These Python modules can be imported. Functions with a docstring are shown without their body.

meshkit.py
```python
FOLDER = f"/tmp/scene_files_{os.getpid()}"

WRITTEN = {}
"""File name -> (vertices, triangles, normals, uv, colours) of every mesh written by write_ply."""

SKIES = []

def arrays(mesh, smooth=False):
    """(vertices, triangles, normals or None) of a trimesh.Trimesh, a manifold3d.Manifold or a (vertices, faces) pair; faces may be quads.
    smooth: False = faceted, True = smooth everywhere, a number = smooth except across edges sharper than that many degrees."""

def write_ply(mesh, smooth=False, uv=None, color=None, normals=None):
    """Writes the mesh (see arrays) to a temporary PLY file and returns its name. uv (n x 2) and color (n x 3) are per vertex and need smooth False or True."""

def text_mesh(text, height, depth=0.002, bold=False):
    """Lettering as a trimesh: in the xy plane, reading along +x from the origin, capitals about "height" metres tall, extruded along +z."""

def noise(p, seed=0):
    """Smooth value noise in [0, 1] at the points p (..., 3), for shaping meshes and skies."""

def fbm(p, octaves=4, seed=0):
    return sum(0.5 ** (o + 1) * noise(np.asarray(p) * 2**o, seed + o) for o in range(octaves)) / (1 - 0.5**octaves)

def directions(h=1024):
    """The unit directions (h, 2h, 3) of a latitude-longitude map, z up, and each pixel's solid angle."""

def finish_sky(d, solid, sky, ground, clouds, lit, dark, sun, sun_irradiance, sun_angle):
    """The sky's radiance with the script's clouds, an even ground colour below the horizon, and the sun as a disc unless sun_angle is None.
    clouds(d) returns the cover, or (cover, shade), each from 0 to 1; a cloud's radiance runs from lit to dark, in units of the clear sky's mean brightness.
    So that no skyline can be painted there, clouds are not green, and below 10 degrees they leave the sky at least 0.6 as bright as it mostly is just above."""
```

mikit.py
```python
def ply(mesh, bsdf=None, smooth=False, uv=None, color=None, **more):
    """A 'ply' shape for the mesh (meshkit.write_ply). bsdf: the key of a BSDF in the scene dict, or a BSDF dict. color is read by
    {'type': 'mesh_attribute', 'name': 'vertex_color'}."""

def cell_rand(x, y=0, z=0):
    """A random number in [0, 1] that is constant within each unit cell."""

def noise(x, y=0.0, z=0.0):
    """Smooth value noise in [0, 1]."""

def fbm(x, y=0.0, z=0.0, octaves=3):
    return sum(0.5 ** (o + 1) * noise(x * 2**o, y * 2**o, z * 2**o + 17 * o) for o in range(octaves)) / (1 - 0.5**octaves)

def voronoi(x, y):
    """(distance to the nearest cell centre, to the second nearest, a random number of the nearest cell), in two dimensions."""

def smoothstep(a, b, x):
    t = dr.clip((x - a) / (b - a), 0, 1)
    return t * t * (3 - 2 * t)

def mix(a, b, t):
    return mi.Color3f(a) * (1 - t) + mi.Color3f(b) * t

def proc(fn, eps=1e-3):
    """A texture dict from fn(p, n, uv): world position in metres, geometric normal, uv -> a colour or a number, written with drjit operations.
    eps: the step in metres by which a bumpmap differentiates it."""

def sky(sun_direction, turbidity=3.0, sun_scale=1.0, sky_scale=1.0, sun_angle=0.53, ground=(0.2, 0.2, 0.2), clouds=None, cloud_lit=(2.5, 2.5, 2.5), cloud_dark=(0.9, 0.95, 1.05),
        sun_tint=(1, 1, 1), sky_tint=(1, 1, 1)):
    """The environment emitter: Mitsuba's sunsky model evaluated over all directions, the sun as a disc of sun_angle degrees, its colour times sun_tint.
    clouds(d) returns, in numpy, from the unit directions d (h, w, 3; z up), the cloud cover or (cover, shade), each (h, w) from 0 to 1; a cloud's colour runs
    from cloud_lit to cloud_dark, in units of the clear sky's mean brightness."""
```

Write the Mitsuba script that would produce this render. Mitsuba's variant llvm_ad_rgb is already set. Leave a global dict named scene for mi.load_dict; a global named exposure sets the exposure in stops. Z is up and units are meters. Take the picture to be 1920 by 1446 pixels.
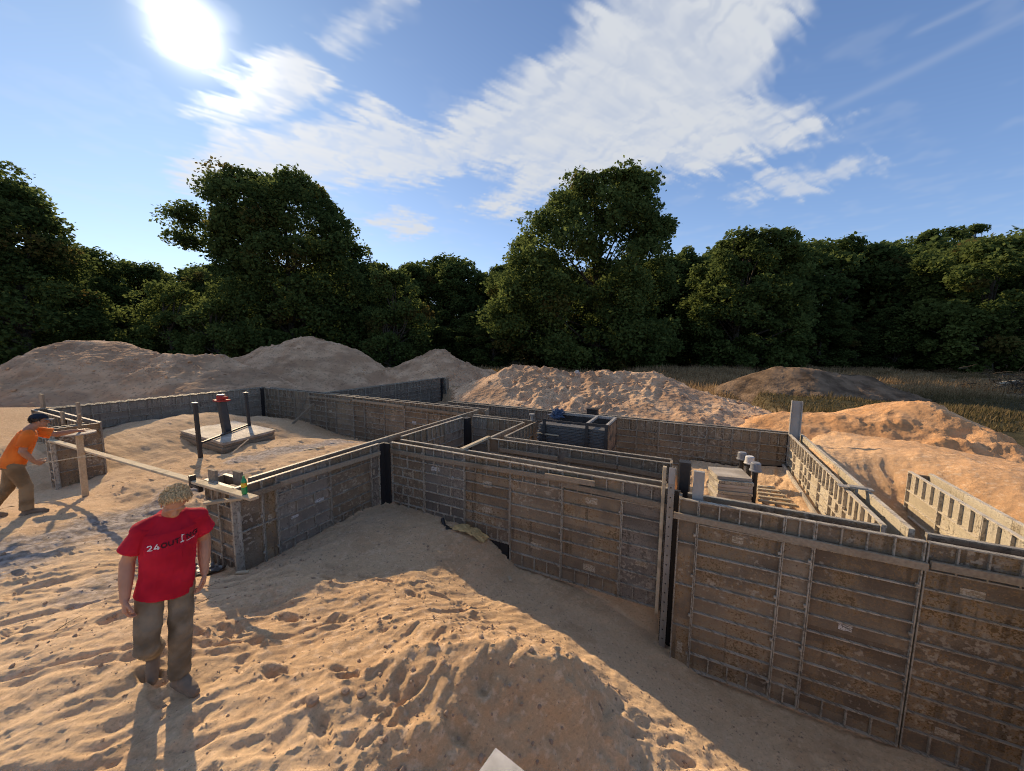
import math, random
import numpy as np, trimesh, manifold3d, drjit as dr, mitsuba as mi
import mikit, meshkit
from mikit import noise, fbm, voronoi, cell_rand, smoothstep, mix
from scipy.interpolate import RBFInterpolator, RegularGridInterpolator
from scipy.spatial import cKDTree

T = mi.ScalarTransform4f
rng = np.random.default_rng(7)
scene, labels = {}, {}
# World axes: x runs along the front walls (to the right), y along the side walls (away), z up, metres; the footings of the deepest wall stand at z = 0.

# ---------------------------------------------------------------- camera
EYE = np.array([0.0, 0.0, 4.58])
FWD = np.array([-0.44116872, 0.89014056, -0.11410493])
UP = np.array([-0.05877111, 0.09821715, 0.99342808])
scene['camera'] = {'type': 'perspective', 'fov': 108.177, 'fov_axis': 'x', 'near_clip': 0.05, 'far_clip': 3000.0,
                   'to_world': T().look_at(origin=EYE.tolist(), target=(EYE + FWD).tolist(), up=UP.tolist())}

# ---------------------------------------------------------------- sky
SUN = np.array([-0.78448, 0.36271, 0.50303])
exposure = 2.12
CIRRUS = [
    (1.0, 1.0, [(-65.3, 24.3), (-63.3, 25.8), (-61.2, 27.6), (-57.9, 30.3), (-55.2, 32.3), (-52.7, 31.8), (-51.5, 30.2), (-52.3, 28.4), (-54.8, 26.4), (-58.3, 24.5), (-61.5, 23.7), (-63.6, 24.1)]),
    (1.0, 2.2, [(-67.1, 17.2), (-64.6, 20.7), (-61.5, 23.0), (-57.1, 24.8), (-51.1, 26.6), (-45.8, 29.3), (-43.8, 28.1), (-38.8, 27.6), (-35.1, 30.1), (-31.3, 31.8), (-26.8, 33.9), (-20.8, 36.6),
                (-16.5, 38.4), (-13.8, 40.1), (-6.6, 42.3), (16.6, 35.4), (11.0, 34.6), (8.3, 33.6), (6.6, 30.9), (7.4, 28.1), (10.5, 26.1), (9.2, 24.8), (14.4, 23.6), (11.4, 22.3), (7.0, 21.3),
                (-0.5, 21.0), (-7.8, 21.7), (-19.6, 20.0), (-26.6, 18.4), (-33.6, 18.5), (-31.3, 20.3), (-27.4, 22.3), (-35.1, 23.2), (-38.9, 21.4), (-43.3, 20.7), (-52.7, 20.0), (-57.5, 19.1), (-61.9, 17.7), (-64.9, 16.7)]),
    (1.0, 0.9, [(-67.1, 17.0), (-64.6, 20.9), (-61.5, 23.1), (-57.0, 24.9), (-51.0, 26.8), (-45.8, 29.3), (-43.0, 28.3), (-38.0, 27.6), (-32.0, 25.5), (-34.0, 22.5), (-38.9, 21.2), (-43.3, 20.5), (-52.7, 19.7), (-57.5, 18.8), (-61.9, 17.4), (-64.9, 16.4)]),
    (0.75, 1.8, [(-50.7, 34.0), (-48.7, 36.5), (-45.3, 38.7), (-38.5, 41.2), (-43.4, 37.0), (-45.5, 35.0), (-46.9, 33.4), (-48.9, 32.6), (-52.0, 32.4)]),
    (1.0, 0.9, [(-46.9, 16.8), (-43.4, 18.1), (-39.7, 17.5), (-38.6, 15.8), (-40.5, 14.9), (-43.1, 14.8), (-44.5, 16.1)]),
    (0.75, 1.0, [(2.1, 18.6), (6.0, 19.9), (10.6, 20.2), (14.3, 19.8), (16.1, 19.1), (15.8, 18.0), (12.7, 17.4), (9.9, 17.0), (6.2, 17.5)]),
]


def polygon_distance(x, y, pts):
    """Signed distance to a polygon, positive inside."""
    pts = np.array(pts, float)
    best = np.full(x.shape, 1e9)
    inside = np.zeros(x.shape, bool)
    for (x0, y0), (x1, y1) in zip(pts, np.roll(pts, -1, 0)):
        ex, ey = x1 - x0, y1 - y0
        t = np.clip(((x - x0) * ex + (y - y0) * ey) / (ex * ex + ey * ey), 0, 1)
        best = np.minimum(best, np.hypot(x - x0 - t * ex, y - y0 - t * ey))
        if y1 != y0:
            inside ^= ((y0 > y) != (y1 > y)) & (x < (x1 - x0) * (y - y0) / (y1 - y0) + x0)
    return np.where(inside, best, -best)


def sstep(a, b, x):
    t = np.clip((x - a) / (b - a), 0, 1)
    return t * t * (3 - 2 * t)


def clouds(d):
    el = np.degrees(np.arcsin(np.clip(d[..., 2], -1, 1)))
    az = np.degrees(np.arctan2(d[..., 0], d[..., 1]))
    x, y = az * np.cos(np.radians(25)), el
    # ice streaks lie along a wind direction on the cloud layer
    q = d / np.maximum(d[..., 2:], 0.08)
    wind = np.radians(62)
    s, t = q[..., 0] * np.cos(wind) + q[..., 1] * np.sin(wind), -q[..., 0] * np.sin(wind) + q[..., 1] * np.cos(wind)
    z0 = np.zeros_like(s)
    streak = meshkit.fbm(np.stack([s * 2.2, t * 9, z0], -1), 5, 3)
    ripple = meshkit.fbm(np.stack([s * 17 + 5 * streak + 2 * t, t * 7 + 3 * streak, z0], -1), 4, 9)
    rough = meshkit.fbm(np.stack([s * 7, t * 7, z0], -1), 5, 5)
    fibre = meshkit.fbm(np.stack([s * 5 + 2 * rough, t * 34 + 6 * streak, z0], -1), 4, 25)
    edge = (rough - 0.5) * 3.6 + (streak - 0.5) * 3.0 + (fibre - 0.5) * 3.0
    cover = np.zeros_like(el)
    near = (np.abs(az + 25) < 75) & (el > 8) & (el < 50)
    for k, soft, pts in CIRRUS:
        pts = [(a * np.cos(np.radians(25)), e) for a, e in pts]
        sd = np.full(el.shape, -9.0)
        sd[near] = polygon_distance(x[near], y[near], pts)
        e = sd + edge * (0.55 + 0.25 * soft)
        c = k * sstep(-1.1, 1.1 * soft, e)
        c = c * (1 - 0.55 * sstep(0.40, 0.75, ripple) * np.exp(-np.maximum(sd, 0) / 5.0)) * (0.62 + 0.35 * streak + 0.3 * fibre)
        cover = np.maximum(cover, c)
    # a thin contrail at the right
    for a0, e0, a1, e1, w in ((9.0, 24.4, 27.0, 27.2, 0.3), (17, 28.5, 23, 28.9, 0.2)):
        ux, uy = a1 - a0, e1 - e0
        tt = ((az - a0) * ux + (el - e0) * uy) / (ux * ux + uy * uy)
        dd = np.hypot(az - a0 - tt * ux, el - e0 - tt * uy)
        cover = np.maximum(cover, 0.15 * np.exp(-(dd / (w * (0.8 + streak))) ** 2) * sstep(0, 0.25, tt) * (tt < 1.6))
    # ice cloud added outside the view to raise the neutral fill light
    wide = meshkit.fbm(np.stack([s * .9 + 3, t * 1.5, z0], -1), 4, 15)
    rest = .75 * sstep(.50, .66, wide + .25 * (streak - .5)) * (.6 + .5 * streak) * sstep(12, 22, el)
    inside = (np.abs(az + 26.36) < 66) & (el < 44)
    edge_in = np.where(inside, 0.0, 1.0) * sstep(60, 72, np.hypot(az + 26.36, (np.maximum(el - 30, 0)) * 3.2) + 0)
    cover = np.maximum(cover, rest * edge_in)
    cover = np.maximum(cover, 0.10 * sstep(0.5, 0.8, rough) * (el > 5))
    # glare round the sun, painted into the sky as bright cloud cover
    ang = np.degrees(np.arccos(np.clip(d @ (SUN / np.linalg.norm(SUN)), -1, 1)))
    sun_glare = 0.98 * np.exp(-(ang / 2.5) ** 2) + 0.08 * np.exp(-ang / 4.0)
    bright = np.exp(-(ang / 4.2) ** 2) + 0.20 * np.exp(-ang / 13.0) * (cover > 0.02)
    total = 1 - (1 - np.clip(cover, 0, 1)) * (1 - np.clip(sun_glare, 0, 1))
    return total, 1 - np.clip(bright, 0, 1)


scene['sky'] = mikit.sky(SUN.tolist(), turbidity=1.7, sun_scale=0.88, sky_scale=1.12, clouds=clouds, cloud_lit=(7.0, 7.0, 7.1), cloud_dark=(1.88, 1.98, 2.14), ground=(0.22, 0.17, 0.12), sun_tint=(1.0, 0.95, 0.885), sky_tint=(0.98, 0.96, 1.09))

# ---------------------------------------------------------------- materials
def two(b):
    return {'type': 'twosided', 'bsdf': b}


def principled(fn, rough=0.9, spec=0.3, **kw):
    d = {'type': 'principled', 'base_color': mikit.proc(fn) if callable(fn) else {'type': 'rgb', 'value': list(fn)}, 'specular': spec, **kw}
    d['roughness'] = mikit.proc(rough) if callable(rough) else rough
    return d


def sand_color(p, n, uv):
    big = fbm(p.x * 0.35, p.y * 0.35, p.z * 0.6, 3)
    mid = fbm(p.x * 2.3, p.y * 2.3, p.z * 2.3, 3)
    fine = fbm(p.x * 21, p.y * 21, p.z * 21, 3)
    grain = noise(p.x * 150, p.y * 150, p.z * 150)
    east = smoothstep(0.5, 5.0, p.x) * smoothstep(4.0, 8.0, p.y) * (1 - smoothstep(18, 21, p.y))
    c = mix((0.44, 0.292, 0.165), (0.53, 0.378, 0.232), smoothstep(0.3, 0.7, big))
    c = mix(c, (0.47, 0.26, 0.125), 0.75 * east)
    c = mix(c, (0.39, 0.25, 0.14), 0.5 * smoothstep(0.5, 0.75, mid))
    c = mix(c, (0.60, 0.44, 0.29), 0.55 * smoothstep(0.52, 0.75, fine))
    # a worn path of grey gravel that runs from the left into the garage
    def path(x0, y0, x1, y1, w):
        ux, uy = x1 - x0, y1 - y0
        t = dr.clip(((p.x - x0) * ux + (p.y - y0) * uy) / (ux * ux + uy * uy), 0, 1)
        return 1 - smoothstep(0.35 * w, w, dr.sqrt(dr.square(p.x - x0 - t * ux) + dr.square(p.y - y0 - t * uy)) + (mid - 0.5) * 1.6 * w)
    g = dr.maximum(path(-8.2, 0.9, -8.9, 2.9, 0.85), path(-8.9, 2.9, -9.2, 4.1, 0.7))
    g = dr.maximum(g, path(-10.1, 5.3, -9.7, 7.8, 0.75))
    g = dr.maximum(g, dr.maximum(0.8 * path(-8.0, 2.2, -7.1, 2.7, 0.5), 0.7 * path(-6.2, 1.4, -6.5, 1.7, 0.3)))
    c = mix(c, mix((0.13, 0.12, 0.115), (0.35, 0.31, 0.28), smoothstep(0.3, 0.7, fine)), 0.9 * g * smoothstep(0.1, 0.45, fine + 0.3 * mid - 0.1))
    spots = smoothstep(0.735, 0.8, noise(p.x * 47, p.y * 47, p.z * 47)) * 0.25
    c = mix(c, (0.2, 0.13, 0.08), spots)
    # beyond the building site: dry meadow soil
    far = smoothstep(20.5, 23.5, p.y + 0.16 * dr.abs(p.x + 4) + 3 * (big - 0.5) + 8.0 * smoothstep(6, 12, p.x) + 3.0 * smoothstep(0, 3, p.x)) 
    far = dr.maximum(far, smoothstep(27, 31, dr.sqrt(p.x * p.x + p.y * p.y)))
    dark_tone = smoothstep(24.5, 21.0, 0.8955 * p.y - 0.445 * p.x + 2.5 * (big - 0.5)) * smoothstep(0.5, 4, p.x)  # meadow soil is darker on the near right side
    dry = mix(mix((0.13, 0.095, 0.055), (0.27, 0.195, 0.11), mid), mix((0.028, 0.026, 0.014), (0.062, 0.056, 0.028), mid), dark_tone)
    c = mix(c, dry, far)
    return c * (0.80 + 0.22 * grain + 0.18 * noise(p.x * 62, p.y * 62, p.z * 62))


def sand_bump(p, n, uv):
    return fbm(p.x * 14, p.y * 14, p.z * 14, 4) * 0.018 + fbm(p.x * 3.1, p.y * 4.3, p.z * 4, 4) * 0.07 * smoothstep(4.5, 8.0, p.y) + noise(p.x * 110, p.y * 110, p.z * 110) * 0.0022


scene['sand'] = {'type': 'bumpmap', 'scale': 1.0, 'bump': mikit.proc(sand_bump, eps=0.003), 'bsdf': principled(sand_color, 0.95, 0.15)}


def soil_color(p, n, uv):
    mid = fbm(p.x * 1.7, p.y * 1.7, p.z * 1.7, 4)
    fine = fbm(p.x * 13, p.y * 13, p.z * 13, 3)
    c = mix((0.08, 0.055, 0.036), (0.20, 0.138, 0.09), smoothstep(0.3, 0.7, mid))
    return mix(c, (0.27, 0.19, 0.12), 0.5 * smoothstep(0.6, 0.85, fine))


scene['dark_soil'] = {'type': 'bumpmap', 'scale': 1.0, 'bump': mikit.proc(lambda p, n, uv: fbm(p.x * 9, p.y * 9, p.z * 9, 4) * 0.05, eps=0.01), 'bsdf': principled(soil_color, 0.97, 0.1)}


def pile_color(p, n, uv):
    mid = fbm(p.x * 1.3, p.y * 1.3, p.z * 1.9, 4)
    fine = fbm(p.x * 11, p.y * 11, p.z * 11, 3)
    c = mix((0.40, 0.25, 0.15), (0.57, 0.385, 0.24), smoothstep(0.3, 0.7, mid))
    c = mix(c, (0.30, 0.19, 0.12), 0.6 * smoothstep(0.55, 0.7, fbm(p.x * .5 + 3, p.y * .5, p.z * 1.5, 3)))
    return mix(c, (0.22, 0.14, 0.09), 0.6 * smoothstep(0.56, 0.75, fine))


scene['pile_sand'] = {'type': 'bumpmap', 'scale': 1.0, 'bump': mikit.proc(lambda p, n, uv: fbm(p.x * 6, p.y * 6, p.z * 6, 5) * 0.09, eps=0.01), 'bsdf': principled(pile_color, 0.97, 0.1)}


def orange_color(p, n, uv):
    mid = fbm(p.x * 1.6, p.y * 1.6, p.z * 2.2, 4)
    fine = fbm(p.x * 12, p.y * 12, p.z * 12, 3)
    c = mix((0.42, 0.225, 0.105), (0.53, 0.315, 0.165), smoothstep(0.3, 0.7, mid))
    return mix(c, (0.31, 0.17, 0.09), 0.5 * smoothstep(0.58, 0.8, fine))


scene['orange_sand'] = {'type': 'bumpmap', 'scale': 1.0, 'bump': mikit.proc(lambda p, n, uv: fbm(p.x * 6, p.y * 6, p.z * 6, 5) * 0.08, eps=0.01), 'bsdf': principled(orange_color, 0.97, 0.1)}


def sheet_tone(lo, hi, rust, rk):
    """Weathered form face: uv.x is the tone of the panel, uv.y the amount of rust."""
    def fn(p, n, uv):
        s = p.x + p.y
        r1 = uv.x * 37.0
        mid = fbm(s * 3.1 + r1, p.z * 3.1 + r1, 0, 4)
        fine = fbm(s * 24, p.z * 24, r1, 3)
        run = fbm(s * 17 + r1, p.z * 0.9, r1, 3)
        speck = fbm(s * 55, p.z * 55, r1, 2)
        row = cell_rand(dr.floor(p.z / 0.216 + 7), dr.floor(uv.x * 991), 3)
        c = mix(lo, hi, dr.clip(0.1 + 0.55 * uv.x + 0.8 * (mid - 0.5) + 0.3 * (row - 0.4), 0, 1))
        c = mix(c, rust, rk * uv.y * smoothstep(0.45, 0.68, mid * 0.45 + speck * 0.55))
        c = mix(c, (0.03, 0.024, 0.018), 0.6 * smoothstep(0.55, 0.72, speck * 0.55 + mid * 0.45))
        c = mix(c, (0.03, 0.024, 0.018), 0.5 * smoothstep(0.56, 0.75, run) * smoothstep(0.35, 0.6, mid))
        c = mix(c, (0.44, 0.38, 0.30), 0.55 * smoothstep(0.56, 0.74, fine) * smoothstep(0.4, 0.65, fbm(s * 1.7, p.z * 1.7, r1 + 5, 2)))
        return c * (0.85 + 0.3 * noise(s * 90, p.z * 90, r1))
    return fn


scene['form_brown'] = two(principled(sheet_tone((0.125, 0.093, 0.065), (0.36, 0.285, 0.20), (0.33, 0.20, 0.08), 0.8), 0.85, 0.2))
scene['form_grey'] = two(principled(sheet_tone((0.125, 0.105, 0.085), (0.32, 0.275, 0.225), (0.25, 0.18, 0.12), 0.6), 0.8, 0.2))
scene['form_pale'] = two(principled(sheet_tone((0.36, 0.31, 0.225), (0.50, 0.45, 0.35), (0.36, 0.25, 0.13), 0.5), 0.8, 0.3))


def frame_fn(lo, hi):
    def fn(p, n, uv):
        s = p.x + p.y
        mid = fbm(s * 5.3, p.z * 5.3, uv.x * 11, 3)
        fine = fbm(s * 40, p.z * 40, uv.x * 11, 2)
        c = mix(lo, hi, dr.clip(0.2 + 0.5 * uv.x + (mid - 0.5), 0, 1))
        return mix(c, (0.05, 0.038, 0.028), 0.5 * smoothstep(0.5, 0.7, fine))
    return fn


scene['frame_steel'] = two(principled(frame_fn((0.19, 0.165, 0.13), (0.40, 0.36, 0.29)), 0.55, 0.5))
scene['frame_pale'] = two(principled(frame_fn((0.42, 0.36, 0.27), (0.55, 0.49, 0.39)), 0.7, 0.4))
scene['black_steel'] = two(principled((0.018, 0.018, 0.02), 0.5, 0.5))


def wood_fn(lo, hi):
    def fn(p, n, uv):
        s = uv.x * 29 + uv.y * 3
        g = fbm(uv.y * 1.6 + s, (p.x + p.y) * 2 + p.z * 60, (p.y - p.x) * 40, 3)
        c = mix(lo, hi, dr.clip(uv.x * 0.6 + 0.9 * (g - 0.3), 0, 1))
        return mix(c, (0.09, 0.065, 0.04), 0.4 * smoothstep(0.6, 0.8, fbm(p.x * 4, p.y * 4, p.z * 4, 2)))
    return fn


scene['lumber_old'] = two(principled(wood_fn((0.15, 0.115, 0.08), (0.33, 0.265, 0.19)), 0.85, 0.25))
scene['lumber_new'] = two(principled(wood_fn((0.36, 0.29, 0.19), (0.56, 0.47, 0.33)), 0.8, 0.25))
scene['plate_label'] = two(principled(lambda p, n, uv: mix((0.24, 0.185, 0.12), (0.40, 0.34, 0.26), smoothstep(0.35, 0.65, fbm((p.x + p.y) * 55, p.z * 90, 0, 3))), 0.7, 0.3))
scene['plate_white'] = two(principled(lambda p, n, uv: mix((0.16, 0.15, 0.14), (0.52, 0.50, 0.47), smoothstep(0.35, 0.6, fbm((p.x + p.y) * 60, p.z * 110, 0, 2))), 0.7, 0.3))

# ---------------------------------------------------------------- mesh helpers
BOXF = np.array([[0, 1, 3], [0, 3, 2], [4, 6, 7], [4, 7, 5], [0, 4, 5], [0, 5, 1], [2, 3, 7], [2, 7, 6], [0, 2, 6], [0, 6, 4], [1, 5, 7], [1, 7, 3]])
BOXV = np.array([[x, y, z] for x in (0, 1) for y in (0, 1) for z in (0, 1)], float)


class MB:
    def __init__(self):
        self.v, self.f, self.n = [], [], 0

    def add(self, v, f):
        self.v.append(np.asarray(v, float)); self.f.append(np.asarray(f, int) + self.n); self.n += len(v)
        return self

    def box(self, lo, hi):
        lo, hi = np.minimum(lo, hi), np.maximum(lo, hi)
        return self.add(lo + BOXV * (hi - lo), BOXF)

    def mesh(self, m):
        return self.add(m.vertices, m.faces)

    def tube(self, pts, r, sides=8, cap=True):
        p = np.asarray(pts, float); r = np.broadcast_to(r, (len(p),))
        t = np.gradient(p, axis=0); t /= np.linalg.norm(t, axis=1, keepdims=True) + 1e-12
        ref = np.array([0, 0, 1.0]) if abs(t[0][2]) < 0.9 else np.array([1.0, 0, 0])
        a = np.cross(t, ref); a /= np.linalg.norm(a, axis=1, keepdims=True) + 1e-12
        b = np.cross(t, a); g = np.arange(sides) * 2 * np.pi / sides
        v = p[:, None] + r[:, None, None] * (np.cos(g)[None, :, None] * a[:, None] + np.sin(g)[None, :, None] * b[:, None])
        i, j = np.meshgrid(np.arange(len(p) - 1), np.arange(sides), indexing='ij')
        q = np.stack([i * sides + j, i * sides + (j + 1) % sides, (i + 1) * sides + (j + 1) % sides, (i + 1) * sides + j], -1).reshape(-1, 4)
        f = np.vstack([q[:, [0, 2, 1]], q[:, [0, 3, 2]]])
        v = v.reshape(-1, 3)
        if cap:
            n = len(v); v = np.vstack([v, p[0], p[-1]]); k = np.arange(sides); e = (len(p) - 1) * sides
            f = np.vstack([f, np.stack([np.full(sides, n), k, (k + 1) % sides], 1), np.stack([np.full(sides, n + 1), e + (k + 1) % sides, e + k], 1)])
        return self.add(v, f)

    def get(self):
        return np.vstack(self.v), np.vstack(self.f)


def numbered(name):
    if name not in USED:
        USED.add(name); return name
    k = 1
    while f'{name}_{k:03d}' in USED:
        k += 1
    USED.add(f'{name}_{k:03d}')
    return f'{name}_{k:03d}'


USED = set()


def thing(name, label=None, cat=None, group=None, kind=None):
    key = numbered(name); labels[key] = {}
    if label: labels[key]['label'] = label
    if cat: labels[key]['category'] = cat
    if group: labels[key]['group'] = group
    if kind: labels[key]['kind'] = kind
    return key


def part(parent, name, mesh, mat, smooth=False, uv=None, label=None, kind=None, **kw):
    key = numbered(parent + '__' + name) if parent else name
    if isinstance(mesh, MB): mesh = mesh.get()
    if uv is not None and len(np.shape(uv)) == 1:
        uv = np.tile(np.asarray(uv, float), (len(mesh[0]) if isinstance(mesh, tuple) else len(mesh.vertices), 1))
    if uv is not None and smooth is not True: smooth = False
    scene[key] = mikit.ply(mesh, mat, smooth=smooth, uv=uv, **kw)
    if label or kind:
        labels[key] = {k: v for k, v in (('label', label), ('kind', kind)) if v}
    return key


def solo(name, mesh, mat, label, cat, group=None, smooth=False, uv=None, kind=None, **kw):
    key = thing(name, label, cat, group, kind)
    if isinstance(mesh, MB): mesh = mesh.get()
    if uv is not None and len(np.shape(uv)) == 1:
        uv = np.tile(np.asarray(uv, float), (len(mesh[0]), 1))
    if uv is not None and smooth is not True: smooth = False
    scene[key] = mikit.ply(mesh, mat, smooth=smooth, uv=uv, **kw)
    return key


def beam(p0, p1, w, h, up=(0, 0, 1)):
    """A straight timber from p0 to p1, w wide and h high, its edges chamfered."""
    p0, p1 = np.asarray(p0, float), np.asarray(p1, float)
    t = p1 - p0; L = np.linalg.norm(t); t /= L
    a = np.cross(up, t); a /= np.linalg.norm(a); b = np.cross(t, a)
    c = 0.12 * min(w, h)
    ring = np.array([(-w / 2 + c, -h / 2), (w / 2 - c, -h / 2), (w / 2, -h / 2 + c), (w / 2, h / 2 - c), (w / 2 - c, h / 2), (-w / 2 + c, h / 2), (-w / 2, h / 2 - c), (-w / 2, -h / 2 + c)])
    v = np.vstack([p + ring[:, :1] * a + ring[:, 1:] * b for p in (p0, p1)])
    f = [[i, (i + 1) % 8, 8 + (i + 1) % 8] for i in range(8)] + [[i, 8 + (i + 1) % 8, 8 + i] for i in range(8)]
    f += [[0, i + 1, i] for i in range(1, 7)] + [[8, 8 + i, 9 + i] for i in range(1, 7)]
    return v, np.array(f)

# ---------------------------------------------------------------- ground
FRONT = [(-4.25, 2.3, 1.40), (-4.25, 2.94, 1.38), (-3.94, 3.55, 1.18), (-3.6, 4.1, 1.02), (-2.8, 4.58, .73), (-2.2, 4.55, .69), (-1.37, 4.47, .58), (-.64, 4.38, .46), (.1, 4.27, .31), (.73, 4.16, .15),
         (-5.9, 2.84, 1.18), (-5.9, 4.37, 1.14), (-5.9, 5.7, 1.09), (-5.0, 4.6, 1.10), (-4.97, 5.8, 1.0), (-4.15, 5.8, .96), (-3.4, 5.75, .86), (-2.9, 5.8, .52), (-1.9, 5.8, .42), (-.95, 5.8, .22), (-.3, 5.7, -.04),
         (.15, 5.5, -.10), (1.4, 5.5, -.17), (2.4, 5.5, -.18), (3.3, 5.5, -.12), (2.4, 4.9, -.12), (5, 5.5, .1), (7, 6, .4), (-.3, 5.0, .15), (-1.4, 5.1, .4), (1.5, 4.6, .0), (3, 4.5, .0), (5, 4.4, .1),
         (-3.96, 1.27, 1.65), (-4.6, 1.8, 1.62), (-6.75, 2.8, 1.07), (-6.3, 2.75, 1.13), (-7.2, 2.2, 1.42), (-8, 1.5, 1.58), (-10.0, 1.69, 1.58), (-6, 0, 1.68), (-5.5, 1.3, 1.64), (-10, 0, 1.65), (-14, 0, 1.6), (-3.2, .3, 1.66),
         (-14.4, 2.8, .97), (-13.67, 2.87, .95), (-13.6, 3.7, 1.04), (-12.9, 2.6, 1.02), (-16, 2.4, 1.1), (-20, 0, 1.5), (-21, 3.5, 1.4), (-19, 5, 1.4),
         (-1.68, 2.48, 1.68), (-1.2, 2.75, 1.64), (-.88, 2.98, 1.56), (-1.28, 2.12, 1.22), (-.62, 2.62, 1.0), (-.9, 1.8, 1.12), (-.3, 3.15, .98), (-2.3, 2.15, 1.62), (.1, 3.2, .78), (.35, 2.4, .95), (1.0, 3.0, .55), (-1.75, 1.7, 1.45), (-.2, 1.6, 1.2), (-2.6, 1.5, 1.66), (-3.0, 2.5, 1.50),
         (-2.7, 3.4, 1.30), (-1.9, 3.5, 1.18), (-1.2, 3.75, 1.0), (-.4, 3.75, .72), (-3.3, 3.3, 1.28), (.5, 3.75, .45),
         (0, 0, 2.7), (-1.3, .5, 1.85), (-2, -1, 2.0), (1, .6, 1.9), (2, 1.4, 1.1), (2, 2.5, .55), (4, 2, .7), (8, 2, 1.2), (0, -4, 2.2), (-6, -4, 1.8), (6, -3, 1.6)]
# garage floor and the opening in front of it
GARAGE = [(-6.3, 3.3, 1.45), (-6.3, 4.5, 1.6), (-6.3, 7, 1.5), (-6.3, 9.5, 1.2), (-9, 9.9, .9), (-10.3, 10, .73), (-12.6, 10, .76), (-14.3, 10, 1.05), (-17.6, 10, 1.05), (-17.6, 8, 1.3), (-17.6, 6.4, 1.6), (-17.6, 5, 1.63),
          (-15.6, 7.0, 1.93), (-14.9, 7.6, 1.7), (-13.5, 6.3, 1.5), (-11.6, 5.4, 1.45), (-8, 5.5, 1.62), (-8.2, 7.3, 1.58), (-10.2, 8, 1.4), (-12.2, 8.2, 1.3), (-13.6, 4.2, 1.15), (-13.67, 3.3, 1.0), (-11.3, 2.75, 1.5), (-11.3, 2.3, 1.5), (-10.6, 4.0, 1.5), (-9, 3.2, 1.55), (-11.5, 3.3, 1.35), (-16, 4.2, 1.45), (-17.6, 3.8, 1.5),
          (-14.4, 2.8, .97), (-12.9, 2.6, 1.02), (-10.0, 1.69, 1.58), (-7.2, 2.2, 1.42), (-8, 1.5, 1.58), (-6.75, 2.8, 1.07)]
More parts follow.
